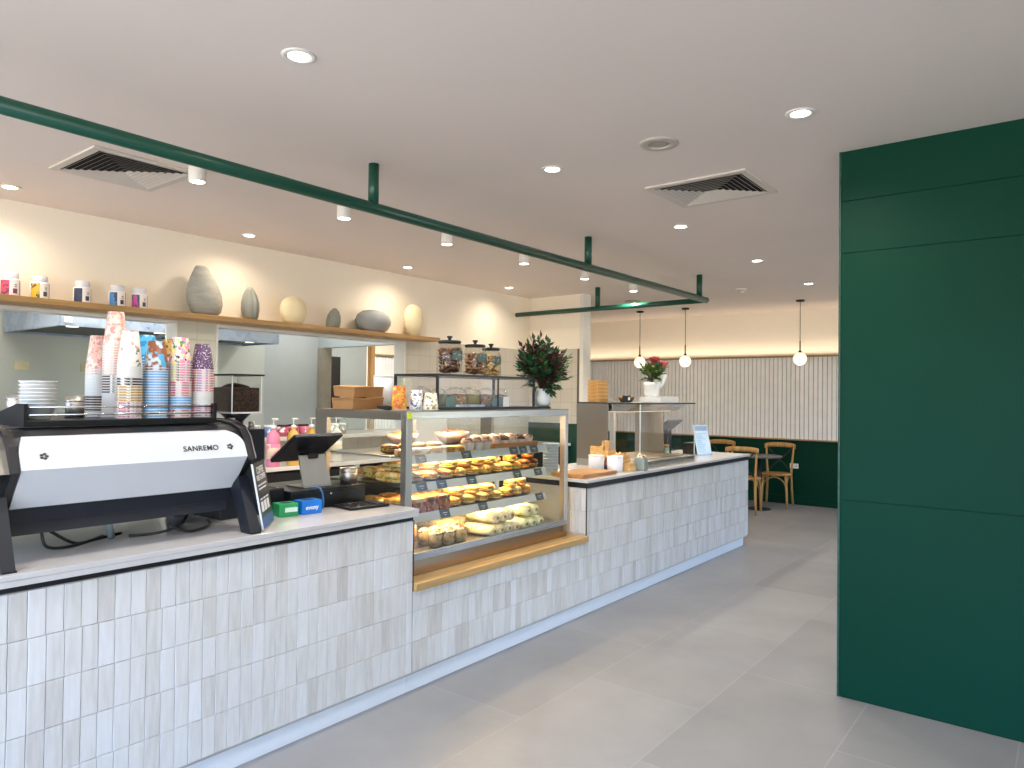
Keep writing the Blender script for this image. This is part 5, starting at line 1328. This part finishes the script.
def form(name, label, y, prof, sx, m, ribs=0, lean=0, n=48, x=-5.625, rz=0, thick=None):
    """turned form squashed in depth; prof = (half width, height)"""
    b = MB(); rings = []
    th = thick or .75
    for r, z in prof:
        if r < 1e-4: rings.append([b.bm.verts.new((0, lean*z, z))]); continue
        rg = []
        for i in range(n):
            a = 2*PI*i/n; k = 1+(.16*abs(math.sin(ribs*a/2))-.10 if ribs else 0)
            rg.append(b.bm.verts.new((r*th*k*math.cos(a), r*k*math.sin(a)+lean*z, z)))
        rings.append(rg)
    for a, c in zip(rings, rings[1:]):
        for i in range(n):
            j = (i+1) % n
            if len(a) == 1: f = b.bm.faces.new((a[0], c[j], c[i]))
            elif len(c) == 1: f = b.bm.faces.new((a[i], a[j], c[0]))
            else: f = b.bm.faces.new((a[i], a[j], c[j], c[i]))
            f.smooth = True
    o = S(name, b, m, label, 'vase', None, 'ceramic forms on the shelf'); o.location = (x, y, SZ+.0005); o.rotation_euler = (0, 0, rz); return o
form('ceramic_vase', 'large grey egg-shaped concrete vase with horizontal brushing on the shelf', 3.075, [(0, 0), (.085, 0), (.125, .035), (.146, .10), (.146, .17), (.125, .25), (.092, .32), (.062, .375), (.045, .402), (.03, .405), (.028, .35), (0, .34)], 1, CONC, lean=-.13, thick=.7)
form('ceramic_pod', 'tall slim ribbed grey seed-pod form on the shelf', 3.475, [(0, 0), (.05, 0), (.068, .03), (.078, .09), (.076, .15), (.06, .215), (.035, .265), (.012, .292), (0, .297)], 1, CONC2, 9, -.03)
form('ceramic_disc', 'larger rounded cream ceramic form on the shelf, between the two grey pods', 3.91, [(0, 0), (.07, 0), (.108, .03), (.135, .09), (.138, .145), (.115, .205), (.075, .242), (.03, .255), (0, .256)], 1, SAND, 0, 0, thick=.5)
form('ceramic_pod', 'small ribbed grey seed-pod form on the shelf', 4.355, [(0, 0), (.055, 0), (.07, .02), (.074, .07), (.066, .12), (.046, .165), (.018, .195), (0, .2)], 1, CONC2, 8, .12)
form('ceramic_vase', 'wide round grey pebble-shaped vase on the shelf', 4.865, [(0, 0), (.12, 0), (.175, .03), (.212, .085), (.218, .12), (.19, .175), (.13, .212), (.05, .226), (0, .227)], 1, mat('pebble_grey', '94979a', .7, var=.08, scale=4, bump=.2), 0, 0, thick=.55)
form('ceramic_disc', 'tall oval cream ceramic form at the right end of the shelf', 5.43, [(0, 0), (.06, 0), (.1, .04), (.132, .12), (.136, .19), (.122, .265), (.085, .32), (.04, .342), (0, .346)], 1, SAND, 0, 0, thick=.45)

# ================================================================ kitchen beyond the hatches
def hood_t(label, y0, y1, x0, x1, z0, z1):
    t = T('range_hood', label, 'range hood', ((x0+x1)/2, (y0+y1)/2, z0), 0, 'kitchen range hoods')
    FILM = speckle('blue_film_steel', 'aab9cb', [('9aabc2', 6, .5), ('5a78b4', 26, .68)], rough=.3, seed=2)
    P('canopy', MB().box(x0, x1, y0, y1, z0+.05, z1), FILM, t, True)
    f = MB().box(x0, x0+.03, y0, y1, z0, z0+.05).box(x1-.03, x1, y0, y1, z0, z0+.05).box(x0+.03, x1-.03, y0, y0+.03, z0, z0+.05).box(x0+.03, x1-.03, y1-.03, y1, z0, z0+.05)
    P('rim', f, FILM, t, True)
    P('filter', MB().box(x0+.031, x1-.031, y0+.031, y1-.031, z0+.02, z0+.048), mat('filter_dark', '2c2a26', .4, .6), t, True)
    for k in range(3):
        yy = y0+(y1-y0)*(k+.5)/3
        P('lamp', MB().lathe([(0, z0+.012), (.045, z0+.012), (.045, z0+.0195), (0, z0+.0195)], c=(x1-.25, yy, 0), n=20), emit('hood_lamp', 'ffeecf', 2), t, True)
    return t
hd = hood_t('blue film-covered range hood seen through the left hatch', 2.19, 3.25, -7.45, -6.17, 2.05, CEIL)
P('switch_plate', MB().box(-6.1698, -6.162, 2.215, 2.275, 2.075, 2.12), mat('switch_white', 'e8e6e0', .4), hd, True)
hood_t('blue film-covered range hood seen through the right hatch', 3.32, 4.52, -7.45, -6.75, 2.07, CEIL)
t = T('kitchen_bench', 'steel kitchen bench beyond the hatches', 'bench', (-7.1, 2.6, 0))
P('top', MB().box(-7.49, -6.75, .2, 4.6, .87, .91), STEEL, t, True)
P('splash', MB().box(-7.495, -7.475, .2, 4.6, .911, 1.05), STEEL, t, True)
for y in (.25, 2.4, 4.52): P('leg', MB().box(-6.80, -6.76, y, y+.04, 0, .87), STEELZ, t, True)
# small pots and bottles
for i, (y, c) in enumerate(((3.40, '5a6f94'), (3.53, '7f8fb0'), (3.66, '5f7fae'), (3.80, 'c0566e'), (3.91, 'a83a50'), (4.02, 'c86a80'), (4.20, 'cfd0d2'), (4.34, '5a4438'), (4.46, '8a8478'))):
    r = .043 if i not in (3, 4, 5) else .052
    t = T('powder_tub', '%s small tub from the left on the hatch sill' % ordn(i), 'tub', (-5.60, y, 1.1558), 0, 'small tubs on the hatch sill')
    P('tub', MB().lathe([(0, 0), (r, 0), (r, .085), (0, .085)], n=20), speckle('tub_'+c, c, [('e8e4e0', 20, .56)], seed=i), t)
    P('lid', MB().lathe([(0, .0855), (r*.95, .0855), (r*.95, .102), (0, .102)], n=20), (BLACK if i in (3, 4, 5) else WHITE), t)
def syrup(y, x, c, cap, label, h=.305):
    t = T('syrup_bottle', label, 'bottle', (x, y, .9458), 0, 'pump syrup bottles on the back bench')
    P('bottle', MB().lathe([(0, 0), (.05, 0), (.054, .006), (.054, h*.72), (.045, h*.86), (.018, h*.96), (.018, h), (0, h)], n=28), mat('syrup_'+c, c, .25, var=.03), t)
    P('label', MB().lathe([(.0545, h*.2), (.0548, h*.2), (.0548, h*.6), (.0545, h*.6)], n=28), speckle('syrup_label_'+c, 'd8c2a0', [(c, 16, .5)], seed=3), t)
    P('collar', MB().lathe([(0, h+.0005), (.022, h+.0005), (.022, h+.022), (.008, h+.028), (0, h+.028)], n=20), cap, t)
    P('pump', MB().cyl((0, 0, h+.027), (0, 0, h+.075), .006).box(-.012, .055, -.009, .009, h+.073, h+.085, bev=.003), WHITE, t)
for i, (y, x, c, lb) in enumerate(((3.39, -5.12, 'd07a98', 'pink syrup bottle with a white pump, beside the grinder'), (3.58, -5.12, 'c9a24a', 'amber syrup bottle with a white pump, second from the grinder'),
                                (3.76, -5.12, 'b8923a', 'golden syrup bottle with a white pump, third from the grinder'), (4.02, -5.12, 'd8d4cc', 'pale syrup bottle with a white pump, behind the display case'))):
    syrup(y, x, c, WHITE, lb)
S('purple_carton', MB().box(-5.3, -5.16, 3.13, 3.29, .9458, 1.10, bev=.004), mat('carton_lilac', 'a69ad8', .5), 'lilac carton on the back bench left of the syrup bottles', 'carton', (-5.23, 3.21, .9458))
for x, y, lb in ((-7.498, 2.35, 'left'), (-7.498, 2.9, 'right')):
    S('splashback_outlet', MB().box(x, x+.012, y-.06, y+.06, 1.72, 1.80, bev=.003), mat('outlet_cream', 'e4dcb8', .4), lb+' cream switch plate on the kitchen wall', 'switch', (x, y, 1.76))

cm_ = MB().lathe([(0, 0), (.048, 0), (.058, .05), (.062, .052), (.062, .056), (.0575, .056), (.046, .004), (0, .004)], n=24).mesh('plastic_container')
cm_.materials.append(mat('milky_plastic', 'c9d3e0', .3, var=.01))
for i in range(9):
    o = bpy.data.objects.new('plastic_container', cm_); C.objects.link(o); o.location = (-3.08, 4.41, CT+.0008+i*.022)
    tag(o, 'milky plastic container, %s in the stack behind the display case' % ('lowest' if i == 0 else 'topmost' if i == 8 else ordn(i)+' from bottom'), 'container', 'stacked plastic containers')
